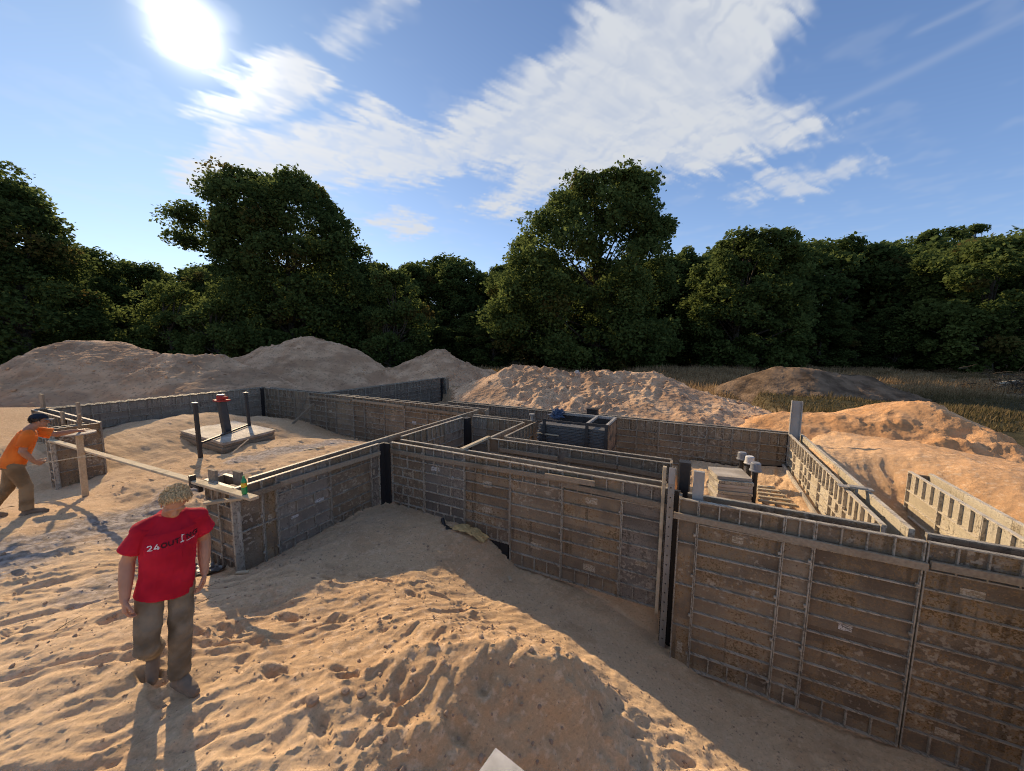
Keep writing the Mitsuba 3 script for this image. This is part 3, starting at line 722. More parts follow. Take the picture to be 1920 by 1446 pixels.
def leaves(r, centres, radii, per, size, tone, autumn, flat=.75):
    """Leaf-sized faces spread over the shells of many small boughs. Returns vertices, faces, uv."""
    k = np.repeat(np.arange(len(centres)), per)
    n = len(k)
    d = r.normal(size=(n, 3)); d[:, 2] += .25; d /= np.linalg.norm(d, axis=1, keepdims=True)
    rad = radii[k] * r.uniform(.35, 1.0, n) ** .5 * r.choice([1, 1, 1, 1.12, 1.25], n)
    # twigs: leaves gather in small tufts
    tuft = meshkit.noise(d * 4.2 + k[:, None] * 3.7, 3)
    rad *= .72 + .5 * tuft
    c = centres[k] + d * rad[:, None] * [1, 1, flat]
    u = r.normal(size=(n, 3)); u[:, 2] *= .6; u -= .25 * d; u /= np.linalg.norm(u, axis=1, keepdims=True)
    nn = d * .5 + r.normal(size=(n, 3)) * .6 + [0, 0, .5]
    w = np.cross(nn, u); w /= np.linalg.norm(w, axis=1, keepdims=True) + 1e-9
    m = np.cross(u, w)
    s = (size * r.uniform(.65, 1.35, n))[:, None]
    v = np.stack([c - u * s * .5, c + w * s * .33 - m * s * .08, c + u * s * .5, c - w * s * .33 - m * s * .08], 1)
    v[:, 1] += m * s * .06
    f = (np.arange(n)[:, None] * 4 + np.array([[0, 1, 2, 0, 2, 3]])).reshape(-1, 3)
    t = np.clip(tone + r.normal(0, .16, len(centres))[k] + r.normal(0, .2, n), 0, 1)
    a = np.clip((r.uniform(0, 1, len(centres)) < autumn)[k] * .7 * r.uniform(.3, 1, n), 0, 1)
    uv = np.repeat(np.stack([t, a], 1), 4, axis=0)
    return v.reshape(-1, 3), f, uv


def crown_points(r, profile, n, edge, depth=.85, lobes=()):
    """Bough centres inside an envelope given as (height, left extent, right extent)."""
    P = np.array(sorted(profile))
    out = []
    ws = np.maximum(P[:, 2] - P[:, 1], .5)
    while len(out) < n:
        z = r.uniform(P[0, 0], P[-1, 0])
        l, h = np.interp(z, P[:, 0], P[:, 1]), np.interp(z, P[:, 0], P[:, 2])
        if r.uniform() > ((h - l) / ws.max()) ** .75: continue
        u = r.choice([-1, 1]) * r.uniform(0, 1) ** .75; q = r.choice([-1, 1]) * r.uniform(0, 1) ** .5 * math.sqrt(1 - u * u * .9)
        hw = max((h - l) / 2 - 1.05 * edge, .2)
        zz = min(z, P[-1, 0] - edge * 1.3)
        out.append(((l + h) / 2 + u * hw, q * min(hw, 8) * depth, zz))
    for lobe in lobes:
        L = np.array(sorted(lobe))
        for _ in range(max(4, int(len(L) * 4))):
            z = r.uniform(L[0, 0] + edge * .4, L[-1, 0] - edge * .4)
            l, h = np.interp(z, L[:, 0], L[:, 1]), np.interp(z, L[:, 0], L[:, 2])
            out.append((r.uniform(l + edge * .7, max(h, l + edge)), r.uniform(-2, 2), z))
    return np.array(out)


def trunk_mesh(r, H, rad, boughs, n=26):
    mb = MB()
    zs = np.linspace(-.4, H * .82, 9)
    bend = np.cumsum(r.normal(0, .16, (9, 2)), 0)
    pts = np.column_stack([bend - bend[0], zs])
    mb.tube(pts, np.linspace(rad, rad * .18, 9) * (1 + .5 * np.exp(-np.maximum(zs, 0) / .5)), 9)
    for b in boughs[r.choice(len(boughs), min(n, len(boughs)), replace=False)]:
        z0 = np.clip(b[2] * r.uniform(.35, .75), H * .1, H * .75)
        p0 = np.array([np.interp(z0, zs, pts[:, 0]), np.interp(z0, zs, pts[:, 1]), z0])
        mid = (p0 + b) / 2 + r.normal(0, .35, 3) + [0, 0, -.06 * np.linalg.norm(b - p0)]
        t = np.linspace(0, 1, 6)[:, None]
        c = p0 * (1 - t) ** 2 + 2 * mid * t * (1 - t) + b * t * t
        mb.tube(c, np.linspace(rad * .34 * (1 - z0 / H) + .05, .025, 6), 5, cap=False)
    return mb.get()


def turned(v, X, D, z0):
    return v[:, :1] * RIGHT + v[:, 1:2] * AHEAD + v[:, 2:] * [0, 0, 1] + X * RIGHT + D * AHEAD + [0, 0, z0]


def tree(name, label, X, D, profile, n, per, seed, size=.3, tone=.4, autumn=.03, edge=1.1, lobes=(), rad=.45, group=None, cat='tree'):
    r = np.random.default_rng(seed)
    key = thing(name, label, cat, {'oak_tree': 'big oaks in front of the wood', 'maple_tree': 'leafy trees in front of the wood', 'pine_tree': 'conifers above the tree line'}[name])
    c = crown_points(r, profile, n, edge, lobes=lobes)
    radii = edge * r.uniform(.75, 1.35, len(c))
    v, f, uv = leaves(r, c, radii, per, size, tone, autumn)
    H = max(p[0] for p in profile)
    part(key, 'crown', (turned(v, X, D, 1.6), f), 'leaf', uv=uv)
    tv, tf = trunk_mesh(r, H, rad, c)
    part(key, 'trunk', (turned(tv, X, D, 1.6), tf), 'bark', smooth=True)
    return key


tree('oak_tree', 'broad dark oak at the left edge of the picture, behind the largest sand pile', -47.7, 36,
     [(20.9, -7.4, -2.5), (19.2, -9.3, .3), (16.3, -11.6, 2.8), (13.0, -12.2, 4.4), (10.6, -12.3, 5.3), (6.6, -11.5, 7.0), (3.6, -10.9, 8.2), (1.6, -10, 8.2), (.3, -7.2, 7.3)], 380, 230, 1, .38, .42, .05, edge=1.25)
tree('oak_tree', 'tall oak with an open left limb, standing behind the pointed sand pile', -26.3, 45,
     [(22.4, -4.0, -.2), (21.1, -8.0, 4.0), (18.5, -9.3, 6.3), (15.2, -8.0, 8.8), (12.8, -7.6, 10.0), (10.4, -7.4, 10.6), (7.9, -8.8, 10.6), (5.4, -9.9, 10.5), (2.2, -9.5, 10.3), (.5, -7, 7.8)], 400, 230, 2, .38, .36, .04, edge=1.3,
     lobes=[[(17.9, -10.6, -7.2), (17.0, -12.8, -6.0), (15.5, -14.0, -5.5), (13.6, -13.2, -5.5), (12.6, -11.0, -5)]])
tree('oak_tree', 'tall oak in the middle of the tree line, behind the long sand bank', 10.1, 44,
     [(22.2, 2.6, 5.2), (21.1, -5.4, 6.2), (19.3, -6.0, 6.6), (17.6, -7.5, 6.6), (15.8, -9.8, 6.7), (12.9, -11.1, 8.0), (10.5, -13.5, 8.1), (6.8, -14.4, 8.9), (3.1, -13, 9.6), (1.3, -10, 8.9), (.2, -7, 6.9)], 430, 230, 3, .38, .5, .02, edge=1.3,
     lobes=[[(16.8, 5.0, 7.2), (16.0, 4.8, 7.8), (15.1, 4.8, 7.2)]])
tree('maple_tree', 'rounded dense green tree right of the middle oak, above the dark soil heap', 28.1, 46,
     [(16.8, -1.9, 2.2), (15.7, -3.4, 4.9), (13.6, -4.9, 6.7), (11.1, -6.5, 7.2), (8.5, -7.5, 7.6), (4.7, -7.5, 8), (1.4, -6.3, 7.7), (.2, -4.3, 6.2)], 240, 230, 4, .38, .48, .0, edge=1.0)
tree('maple_tree', 'wide tree with layered lit boughs at the right edge of the picture', 56.4, 44,
     [(16.3, -1.6, 7.6), (14.5, -5.8, 11.9), (12.1, -8.9, 14.1), (9.7, -8.7, 14.9), (7.9, -8, 14.6), (6.1, -10.2, 14.2), (3.6, -10.5, 13.8), (2.0, -9.4, 13.5), (.5, -5.8, 9.4)], 300, 230, 5, .42, .58, .02, edge=1.2)


def round_profile(H, w, low=.06):
    return [(H, -.12 * w, .12 * w), (.93 * H, -.5 * w, .45 * w), (.78 * H, -.82 * w, .8 * w), (.58 * H, -w, .95 * w), (.35 * H, -.95 * w, w), (.15 * H, -.8 * w, .85 * w), (low * H, -.6 * w, .55 * w)]


def cone_profile(H, w):
    return [(H, -.05, .05), (.85 * H, -.3 * w, .3 * w), (.6 * H, -.6 * w, .65 * w), (.3 * H, -w, .9 * w), (.06 * H, -.9 * w, w)]


tree('maple_tree', 'lower dark tree just right of the left-edge oak', -53.4, 48, round_profile(14.9, 4.6), 60, 230, 6, .34, .3, .04, edge=1.1, rad=.3)
tree('maple_tree', 'light green bushy tree in the gap left of the tall oak with the open limb', -38.2, 42, round_profile(9.8, 4.6, .03), 60, 230, 7, .3, .6, .06, edge=.95, rad=.22)
tree('maple_tree', 'yellowish low tree in front of the tall oak with the open limb', -31.5, 40, round_profile(7.6, 4.2, .03), 50, 230, 8, .28, .62, .14, edge=.85, rad=.2)
tree('maple_tree', 'brownish tree right of the tall oak with the open limb, left of the sky gap', -12.8, 42, round_profile(11.2, 4.2, .03), 60, 230, 9, .3, .4, .16, edge=.95, rad=.25)
tree('maple_tree', 'small green tree behind the small far sand heap', -13.3, 40.5, round_profile(6.8, 3.3, .03), 36, 210, 10, .28, .5, .08, edge=.8, rad=.18)
tree('pine_tree', 'narrow bluish conifer between the middle oak and the rounded tree', 24.9, 55, cone_profile(19.3, 3.6), 60, 240, 12, .36, .35, .0, edge=.9, rad=.3)
tree('maple_tree', 'lit high tree in the right corner of the tree line, above the layered tree', 75.5, 53, round_profile(21.9, 7.5), 90, 240, 13, .4, .68, .05, edge=1.3, rad=.4)
for i, (dx, h) in enumerate(((-3.2, 21.4), (0.3, 21.9), (3.6, 22.2))):
    tree('pine_tree', ('leftmost', 'middle', 'rightmost')[i] + ' of the three dark pine tops above the right tree line', 68.6 + dx, 60, [(h, -1.1, 1.1), (h - 1.6, -2.2, 2.2), (h - 3.2, -1.9, 1.9), (h - 6, -2.8, 2.8), (h - 10, -3.2, 3.2)], 44, 150, 14 + i, .36, .34, .0, edge=.75, rad=.22)

# the wood behind, one mass: copies of three trees
PROTO = []
for i, (H, w, tone, aut) in enumerate(((16, 5.4, .34, .03), (18, 5.0, .42, .02), (13, 5.8, .3, .06))):
    r = np.random.default_rng(40 + i)
    c = crown_points(r, round_profile(H, w, .03), 80, 1.15, depth=1.0)
    v, f, uv = leaves(r, c, 1.15 * r.uniform(.75, 1.35, len(c)), 220, .42, tone, aut)
    tv, tf = trunk_mesh(r, H, .32, c, 16)
    scene[f'wood_tree_{i}'] = {'type': 'shapegroup', 'crown': mikit.ply((v, f), 'leaf', uv=np.asarray(uv)), 'trunk': mikit.ply((tv, tf), 'bark', smooth=True)}
labels['forest'] = {'label': 'dense dark wood that closes the view behind the single trees', 'category': 'forest', 'kind': 'stuff'}
r = np.random.default_rng(77)
wood = []
for X in np.arange(-88, 100, 5.2):
    for D, jit in ((57, 2.0), (66, 2.5)):
        right = sstep(15, 40, X)
        want = (15.5 + 3.6 * right) * (1.06 if D > 60 else .97)
        if -50 < X < -30: want *= .93
        wood.append((X + r.uniform(-1.6, 1.6), D + r.normal(0, jit) - 9 * sstep(55, 90, X) * 0, want * r.uniform(.93, 1.05)))
for X in np.arange(-70, 95, 4.6):     # low growth along the edge
    wood.append((X + r.uniform(-1.5, 1.5), 49 + r.normal(0, 1.6), r.uniform(4.5, 8.5)))
for i, (X, D, h) in enumerate(wood):
    k = int(r.integers(0, 3)); s = h / (16, 18, 13)[k]
    sx = max(s, .62) * r.uniform(.95, 1.2)
    pos = X * RIGHT + D * AHEAD
    key = 'forest' if i == 0 else f'forest__{i:03d}'
    scene[key if i else 'forest__000'] = {'type': 'instance', 'shapegroup': {'type': 'ref', 'id': f'wood_tree_{k}'},
                                         'to_world': T().translate([pos[0], pos[1], 1.5]).rotate([0, 0, 1], float(r.uniform(0, 360))).scale([sx, sx, s])}

# ---------------------------------------------------------------- dry meadow
scene['straw'] = {'type': 'principledthin', 'base_color': mikit.proc(lambda p, n, uv: mix((0.26, 0.17, 0.09), (0.50, 0.36, 0.20), uv.x) * (1 - uv.y) + mi.Color3f(0.075, 0.070, 0.030) * uv.y), 'roughness': 0.7, 'diff_trans': 0.7}
r = np.random.default_rng(91)
N = 210000
X, D = r.uniform(-26, 62, N), 12 + 36.5 * r.uniform(0, 1, N) ** 1.25
P = X[:, None] * RIGHT + D[:, None] * AHEAD
clump = meshkit.fbm(P * .45, 3, 8)
green = meshkit.fbm(P * .13 + 7, 3, 12)
x, y = P[:, 0], P[:, 1]
dark_tone = sstep(25, 21, D + 2 * (green - .5)) * sstep(.5, 4, x)
keep = (clump > .42 - .2 * dark_tone) & ~((x < 8.4) & (y < 17.0)) & ~((x < 2.6) & (y < 21 + .2 * np.abs(x + 4))) & (y > 17 - 4 * sstep(7, 12, x)) & (np.hypot(x + 16, y - 21) > 9) & (x > -24)
P, clump, green, dark_tone = P[keep], clump[keep], green[keep], dark_tone[keep]
n = len(P)
hh = (.22 + .6 * np.clip(clump - .42, 0, .4) * 2.2) * r.uniform(.5, 1.25, n) * (1.25 - .55 * sstep(.45, .6, green)) * (1 - .55 * dark_tone)
ang = r.uniform(0, 6.28, n)
w = np.stack([np.cos(ang), np.sin(ang), 0 * ang], 1) * r.uniform(.02, .045, n)[:, None]
tip = np.stack([r.normal(.1, .22, n) * hh, r.normal(-.05, .22, n) * hh, hh], 1)
z = ground_at(P[:, :2]); P = np.column_stack([P[:, :2], z - .03])
v = np.stack([P - w, P + w, P + tip], 1).reshape(-1, 3)
uv = np.repeat(np.stack([r.uniform(0, 1, n), np.maximum(.8 * sstep(.5, .62, green), .95 * dark_tone) * r.uniform(.55, 1, n)], 1), 3, axis=0)
key = thing('dry_grass', 'tall dry straw-coloured grass of the meadow in front of the trees', 'grass', kind='stuff')
scene[key] = mikit.ply((v, np.arange(3 * n).reshape(-1, 3)), 'straw', uv=uv)
# ---------------------------------------------------------------- timbers and small things
trand = np.random.default_rng(17)


def timber(name, label, cat, p0, p1, w, h, mat='lumber_old', group=None, up=(0, 0, 1)):
    return solo(name, beam(p0, p1, w, h, up), mat, label, cat, group, uv=(trand.uniform(), trand.uniform()))


def board(label, x0, x1, y, z, drop=0., mat='lumber_old', axis='x', where=None):
    """An aligner board spiked along the upper part of a form wall."""
    p0, p1 = ((x0, y, z), (x1, y, z + drop)) if axis == 'x' else ((y, x0, z), (y, x1, z + drop))
    return timber('aligner_board', label, 'board', p0, p1, .038, .089, mat, 'aligner boards along the tops of the forms')


FX = .155 + .022
board('long aligner board along the left half of the tall right foreground wall', -.16, 2.42, W13 - FX, 2.195, -.03)
board('aligner board along the right half of the tall right foreground wall', 2.44, 5.2, W13 - FX, 2.20, .02)
board('aligner board at the inner corner end of the courtyard wall', -5.76, -4.84, W2 - FX, 2.26)
board('wide aligner board over the grey panel of the courtyard wall', -4.93, -1.62, W2 - FX, 2.245, .055)
board('overlapping aligner board in the middle of the courtyard wall', -2.2, -1.35, W2 - FX - .04, 2.33, .01)
board('aligner board at the right end of the courtyard wall, sagging to the steel post', -1.9, -.24, W2 - FX, 2.22, -.05)
board('short aligner board at the free end of the low wall beside the man in red', 3.0, 3.55, W1 + FX, 2.27, .0, axis='y')
board('long aligner board along the low wall beside the man in red', 3.5, 5.6, W1 + FX, 2.29, -.05, axis='y')
board('left aligner board on the inner wall in front of the panel crate', -3.8, -2.45, 7.26 - FX, 2.22)
board('middle aligner board on the inner wall in front of the panel crate', -2.3, -1.25, 7.26 - FX, 2.23)
board('right aligner board on the inner wall in front of the panel crate', -1.22, -.34, 7.26 - FX, 2.23, -.05)
board('left aligner board on the rear garage wall', -14.55, -12.0, 10.2 - FX, 2.28, -.02)
board('middle aligner board on the rear garage wall', -11.9, -9.25, 10.2 - FX, 2.31, -.03)
board('right aligner board on the rear garage wall', -9.2, -6.24, 10.2 - FX, 2.27, -.05)

timber('plank', 'long pale plank laid across the garage opening behind the man in red', 'plank', (-13.66, 2.86, 2.17), (-5.2, 2.745, 2.475), .115, .04, 'lumber_new')
timber('plank', 'short white plank end sticking out below the soda bottle', 'plank', (-6.08, 2.55, 2.30), (-5.80, 2.90, 2.30), .085, .04, 'lumber_new')
timber('plank', 'narrow plank bridging the courtyard wall and the inner wall', 'plank', (-4.08, 6.0, 2.465), (-4.09, 7.12, 2.465), .09, .045, 'lumber_new')
timber('brace', 'thin wooden brace leaning on the rear garage wall', 'brace', (-14.26, 8.7, 1.02), (-14.18, 10.02, 1.98), .04, .09)
for (x0, x1, y, z0, z1, lab) in ((-6.66, -6.47, 2.90, 2.2, 2.60, 'brown filler board standing upright at the end of the low wall'), (-6.36, -6.16, 3.09, 2.2, 2.57, 'dark filler board standing upright behind the soda bottle'),
                                 (-14.12, -13.98, 3.44, 2.2, 2.98, 'brown filler board standing upright on the pier behind the leaning man'), (-18.42, -18.1, 3.74, 2.2, 2.86, 'weathered square board sticking up at the far left wall end'),
                                 (-15.35, -15.18, 3.44, 2.3, 2.62, 'small post stub behind the dark cap of the leaning man')):
    solo('filler_board', beam(((x0 + x1) / 2, y, z0), ((x0 + x1) / 2, y, z1), x1 - x0, .05, (0, 1, 0)), 'lumber_old', lab, 'board', 'filler boards standing up at wall ends', uv=(trand.uniform(.3, 1), .2))
# black clamp on the plank
mb = MB(); mb.box((-6.80, 2.70, 2.36), (-6.62, 2.78, 2.40)); mb.box((-6.84, 2.70, 2.33), (-6.80, 2.78, 2.52)); mb.box((-6.62, 2.71, 2.30), (-6.58, 2.77, 2.40))
solo('clamp', mb, 'black_steel', 'black steel clamp hooked under the pale plank', 'clamp')

# soda bottle
scene['green_plastic'] = {'type': 'principled', 'base_color': {'type': 'rgb', 'value': [0.02, 0.33, 0.10]}, 'roughness': 0.15, 'specular': 0.6, 'spec_trans': 0.3}
scene['yellow_print'] = two(principled(lambda p, n, uv: mix((0.55, 0.62, 0.03), (0.75, 0.30, 0.03), smoothstep(.45, .6, fbm(p.x * 70, p.y * 70, p.z * 60, 2))), 0.4, .5))


def revolve(prof, n=20):
    m = trimesh.creation.revolve(np.array(prof), sections=n)
    return np.array(m.vertices), np.array(m.faces)


bk = thing('soda_bottle', 'green plastic soda bottle with a yellow label standing on the plank end', 'bottle')
bx, by, bz = -5.43, 2.745, 2.494
at = lambda vf: (vf[0] + [bx, by, bz], vf[1])
part(bk, 'body', at(revolve([(0, 0), (.028, 0), (.034, .008), (.035, .09), (.031, .1), (.031, .155), (.035, .165), (.030, .19), (.014, .222), (.0125, .235), (0, .235)])), 'green_plastic', smooth=40)
part(bk, 'label_band', at(revolve([(.0322, .1), (.0352, .102), (.0352, .158), (.0322, .16)])), 'yellow_print', smooth=40)
part(bk, 'cap', at(revolve([(.0155, .233), (.0155, .252), (.013, .255), (0, .255)])), 'green_plastic', smooth=40)

# steel angle post between the two front walls
scene['galvanised'] = two(principled(lambda p, n, uv: mix((0.17, 0.155, 0.13), (0.36, 0.33, 0.285), fbm(p.x * 9, p.y * 9, p.z * 3, 3)), 0.5, .5))
scene['bright_steel'] = two(principled(lambda p, n, uv: mix((0.20, 0.19, 0.175), (0.38, 0.365, 0.34), fbm(p.x * 7, p.y * 7, p.z * 2, 3)), 0.45, .6))
pk = thing('angle_post', 'tall punched steel angle post standing between the two front walls', 'post')
mb = MB(); mb.box((-.262, 5.705, -.12), (-.175, 5.712, 2.80)); mb.box((-.182, 5.712, -.12), (-.175, 5.78, 2.80))
part(pk, 'angle', mb, 'galvanised')
mb = MB()
for z in np.arange(.1, 2.75, .15): mb.tube([(-.222, 5.7058, z), (-.222, 5.703, z)], .011, 8)
part(pk, 'bolt_hole', mb, 'black_steel', kind='stuff')
mb = MB(); mb.box((-.262, 5.698, 2.56), (-.18, 5.705, 2.80)); part(pk, 'cap_plate', mb, 'bright_steel')
timber('strip', 'light narrow filler strip behind the punched steel post', 'strip', (-.325, 5.78, .45), (-.325, 5.78, 2.78), .05, .07, 'lumber_new', up=(0, 1, 0))
solo('spacer_board', beam((-.06, 6.16, 1.4), (-.06, 6.16, 2.79), .17, .16, (0, 1, 0)), 'black_steel', 'black upright filler panel right of the punched steel post', 'panel')
solo('spacer_board', beam((.13, 5.66, 2.2), (.13, 5.66, 2.82), .14, .06, (0, 1, 0)), 'bright_steel', 'pale upright filler panel standing on the left end of the foreground wall', 'panel')
# tall channel in the back right corner
mb = MB(); mb.box((2.135, 10.90, 1.5), (2.315, 10.915, 3.26)); mb.box((2.12, 10.88, 1.5), (2.135, 10.97, 3.26)); mb.box((2.315, 10.86, 1.5), (2.335, 10.97, 3.25))
solo('corner_channel', mb, 'bright_steel', 'tall pale steel corner channel rising above the right end of the rear wall', 'post')
# bracket on the right wall
mb = MB(); mb.box((2.04, 7.02, 2.47), (2.44, 7.13, 2.485)); mb.box((2.24, 7.05, 2.18), (2.27, 7.1, 2.47)); mb.box((2.16, 7.02, 2.485), (2.36, 7.12, 2.50))
solo('wall_bracket', mb, 'galvanised', 'flat steel spreader bracket lying across the sunlit right wall', 'bracket')
# small things on wall tops
mb = MB(); mb.box((-2.87, 10.9, 2.44), (-2.57, 11.15, 2.62)); mb.box((-2.89, 10.88, 2.60), (-2.55, 11.17, 2.63)); mb.tube([(-2.8, 10.88, 2.56), (-2.72, 10.86, 2.55), (-2.64, 10.88, 2.56)], .01, 6)
solo('tool_box', mb, 'black_steel', 'small black tool box on top of the rear wall above the panel crate', 'box')
pk = thing('pipe', 'short white capped pipe beside the far inner wall end', 'pipe')
mb = MB(); mb.tube([(-4.02, 9.38, 1.5), (-4.02, 9.38, 2.58)], .04, 12); part(pk, 'tube', mb, 'bright_steel', smooth=40)
mb = MB(); mb.tube([(-4.02, 9.38, 2.58), (-4.02, 9.38, 2.62)], .075, 12); part(pk, 'cap', mb, 'bright_steel', smooth=40)

# panel crate
scene['crate_steel'] = two(principled(lambda p, n, uv: mix((0.015, 0.015, 0.017), (0.045, 0.044, 0.045), fbm(p.x * 5, p.y * 5, p.z * 9, 3)), 0.5, .5))
scene['aluminium'] = two(principled(lambda p, n, uv: mix((0.05, 0.05, 0.052), (0.17, 0.168, 0.165), fbm(p.x * 4, p.y * 4, p.z * 19, 3)), 0.45, .6))
scene['rusty'] = two(principled(lambda p, n, uv: mix((0.06, 0.045, 0.035), (0.21, 0.13, 0.075), smoothstep(.3, .7, fbm(p.x * 6, p.y * 6, p.z * 6, 4))), 0.8, .3))
ck = thing('panel_crate', 'dark steel crate holding a stack of long form panels, blue jacket on its left end', 'crate')
x0, x1, y0, y1, z0, z1 = -3.36, -1.74, 8.56, 9.6, 2.0, 2.70
for i in range(7):
    mb = MB(); zz = 2.06 + .073 * i; o = trand.uniform(-.02, .02)
    mb.box((x0 - .14 + o, y0 + .065, zz + .006), (x1 - .05, y0 + .36, zz + .052)); mb.box((x0 - .14, y0 + .035, zz), (x1 - .05, y0 + .064, zz + .014)); mb.box((x0 - .14, y0 + .035, zz + .044), (x1 - .05, y0 + .064, zz + .058))
    part(ck, 'form_panel', mb, 'aluminium')
for px in (x0 + .03, x1 - .5, x1 - .04):
    mb = MB(); mb.box((px - .035, y0 - .02, z0 - .08), (px + .035, y0 + .03, z1)); part(ck, 'upright', mb, 'crate_steel')
    mb = MB(); mb.box((px - .035, y1 - .03, z0 - .08), (px + .035, y1 + .02, z1)); part(ck, 'upright', mb, 'crate_steel')
mb = MB(); mb.box((x0, y1 - .04, z1 - .06), (x1, y1 + .03, z1 + .006)); part(ck, 'top_rail', mb, 'bright_steel')
mb = MB(); mb.box((x0, y0 - .015, z1 - .05), (x1 - .5, y0 + .02, z1 - .012)); mb.box((x1 - .5, y0 - .018, z1 - .06), (x1, y0 + .025, z1 + .004)); part(ck, 'top_rail', mb, 'crate_steel')
for px in (x1 - .5, x1 - .04):
    mb = MB(); mb.box((px - .03, y0 + .03, z1 - .05), (px + .03, y1 - .04, z1 + .002)); part(ck, 'cross_bar', mb, 'bright_steel')
mb = MB(); mb.box((x0, y1 - .02, z0), (x1, y1, z1 - .06)); part(ck, 'back_plate', mb, 'crate_steel')
mb = MB(); mb.box((x1 - .02, y0 + .04, z0 - .05), (x1 - .005, y1 - .04, z1 - .06)); part(ck, 'end_plate', mb, 'rusty', label='rusty end plate')
mb = MB(); mb.box((x1 - .012, y0, z0 - .06), (x1 + .012, y0 + .05, z1)); mb.box((x1 - .012, y1 - .03, z0 - .06), (x1 + .012, y1 + .02, z1)); mb.box((x1 - .012, y0 + .05, z0 - .06), (x1 + .012, y1 - .03, z0 - .02)); part(ck, 'end_frame', mb, 'rusty')
mb = MB(); mb.box((x0, y0, z0 - .04), (x1 - .05, y1, z0)); part(ck, 'floor', mb, 'crate_steel')
mb = MB(); mb.box((x0 - .16, y0 - .02, 2.30), (x0 + .42, y0 + .0, 2.325)); part(ck, 'bar', mb, 'lumber_new', uv=(.5, .5))
for i in range(4):
    mb = MB(); mb.box((x0 - .165, y0 + .04, 2.09 + .08 * i), (x0 - .14, y0 + .2, 2.12 + .08 * i)); part(ck, 'wedge', mb, 'bright_steel')
# the jacket
r = np.random.default_rng(3)
m = trimesh.creation.icosphere(4); v = m.vertices * [.15, .24, .09]
v += (meshkit.fbm(m.vertices * 2.3 + 3, 4, 5)[:, None] - .5) * m.vertices * .32
v = v + [x0 + .12, y1 - .33, z1 + .0]
scene['denim'] = two(principled(lambda p, n, uv: mix((0.015, 0.025, 0.055), (0.10, 0.14, 0.22), fbm(p.x * 9, p.y * 9, p.z * 9, 3)), 0.85, .3))
solo('jacket', (v, m.faces), 'denim', 'crumpled blue work jacket thrown over the left end of the crate', 'jacket', smooth=True)

# stack of form panels in the garage with its rack
sk = thing('panel_stack', 'low stack of wide form panels with a black rack, on the garage sand', 'panel stack')
scene['ply_top'] = two(principled(lambda p, n, uv: mix((0.27, 0.235, 0.19), (0.46, 0.41, 0.34), smoothstep(.3, .7, fbm(p.x * 2.1, p.y * 5, uv.x * 9, 4))), 0.75, .35))
for i in range(4):
    o = [(.0, .0), (.03, -.02), (-.02, .01), (.02, .02)][i]
    mb = MB(); zz = 1.45 + .077 * i
    c = np.array([[-14.35, 5.56], [-11.62, 5.42], [-11.98, 7.05], [-14.75, 7.2]]) + o
    v = np.vstack([np.column_stack([c, np.full(4, zz)]), np.column_stack([c, np.full(4, zz + .068)])])
    part(sk, 'form_panel', (v, np.array([[0, 2, 1], [0, 3, 2], [4, 5, 6], [4, 6, 7], [0, 1, 5], [0, 5, 4], [1, 2, 6], [1, 6, 5], [2, 3, 7], [2, 7, 6], [3, 0, 4], [3, 4, 7]])), 'ply_top' if i == 3 else 'lumber_old', uv=(.25 + .15 * i, .2))
for (bx_, by_, tx, ty, zt, w) in ((-11.88, 5.0, -11.9, 4.99, 2.91, .09), (-13.24, 7.0, -13.30, 6.98, 2.86, .08)):
    part(sk, 'upright', beam((bx_, by_, 1.42), (tx, ty, zt), w, w, (0, 1, 0)), 'black_steel')
    mb = MB(); mb.box((tx - .07, ty - .05, zt), (tx + .07, ty + .05, zt + .02)); part(sk, 'upright_cap', mb, 'bright_steel')
part(sk, 'rack_rail', beam((-11.9, 5.02, 1.80), (-13.23, 6.98, 1.80), .05, .05), 'black_steel')
pk = thing('well_pipe', 'thick dark square pipe with a red cap rising from the panel stack', 'pipe')
part(pk, 'pipe', beam((-12.92, 6.17, 1.76), (-13.02, 6.13, 2.72), .2, .2, (0, 1, 0)), 'crate_steel')
scene['red_paint'] = two(principled((0.33, 0.03, 0.022), 0.6, .4))
mb = MB(); mb.box((-13.19, 5.98, 2.72), (-12.84, 6.3, 2.765)); mb.tube([(-13.02, 6.13, 2.76), (-13.02, 6.13, 2.90)], .115, 14); mb.tube([(-12.9, 6.13, 2.84), (-12.78, 6.18, 2.84)], .05, 10)
part(pk, 'cap', mb, 'red_paint')
mb = MB(); mb.tube([(-13.02, 6.13, 2.90), (-13.02, 6.13, 2.93)], .1, 14); part(pk, 'lid', mb, 'bright_steel')
timber('stick', 'pale stick leaning against the near edge of the panel stack', 'stick', (-11.2, 5.4, 1.5), (-11.45, 6.0, 1.75), .02, .03, 'lumber_new')

# square stack on the right room floor
sk = thing('block_stack', 'square stack of weathered form panels on the floor of the right room', 'panel stack')
zs = 1.6
for i in range(8):
    h = .062; o = trand.normal(0, .012, 2)
    c = np.array([[.50, 7.74], [1.07, 7.86], [.95, 8.44], [.36, 8.28]]) + o
    v = np.vstack([np.column_stack([c, np.full(4, zs + .004)]), np.column_stack([c, np.full(4, zs + h)])]); zs += h + .004
    part(sk, 'form_panel', (v, np.array([[0, 2, 1], [0, 3, 2], [4, 5, 6], [4, 6, 7], [0, 1, 5], [0, 5, 4], [1, 2, 6], [1, 6, 5], [2, 3, 7], [2, 7, 6], [3, 0, 4], [3, 4, 7]])), 'ply_top' if i == 7 else ('form_pale' if i % 3 == 0 else 'ply_top'), uv=(trand.uniform(), .3))
scene['white_plastic'] = two(principled((0.55, 0.54, 0.52), 0.5, .5))
scene['grey_plastic'] = two(principled((0.20, 0.205, 0.215), 0.5, .5))
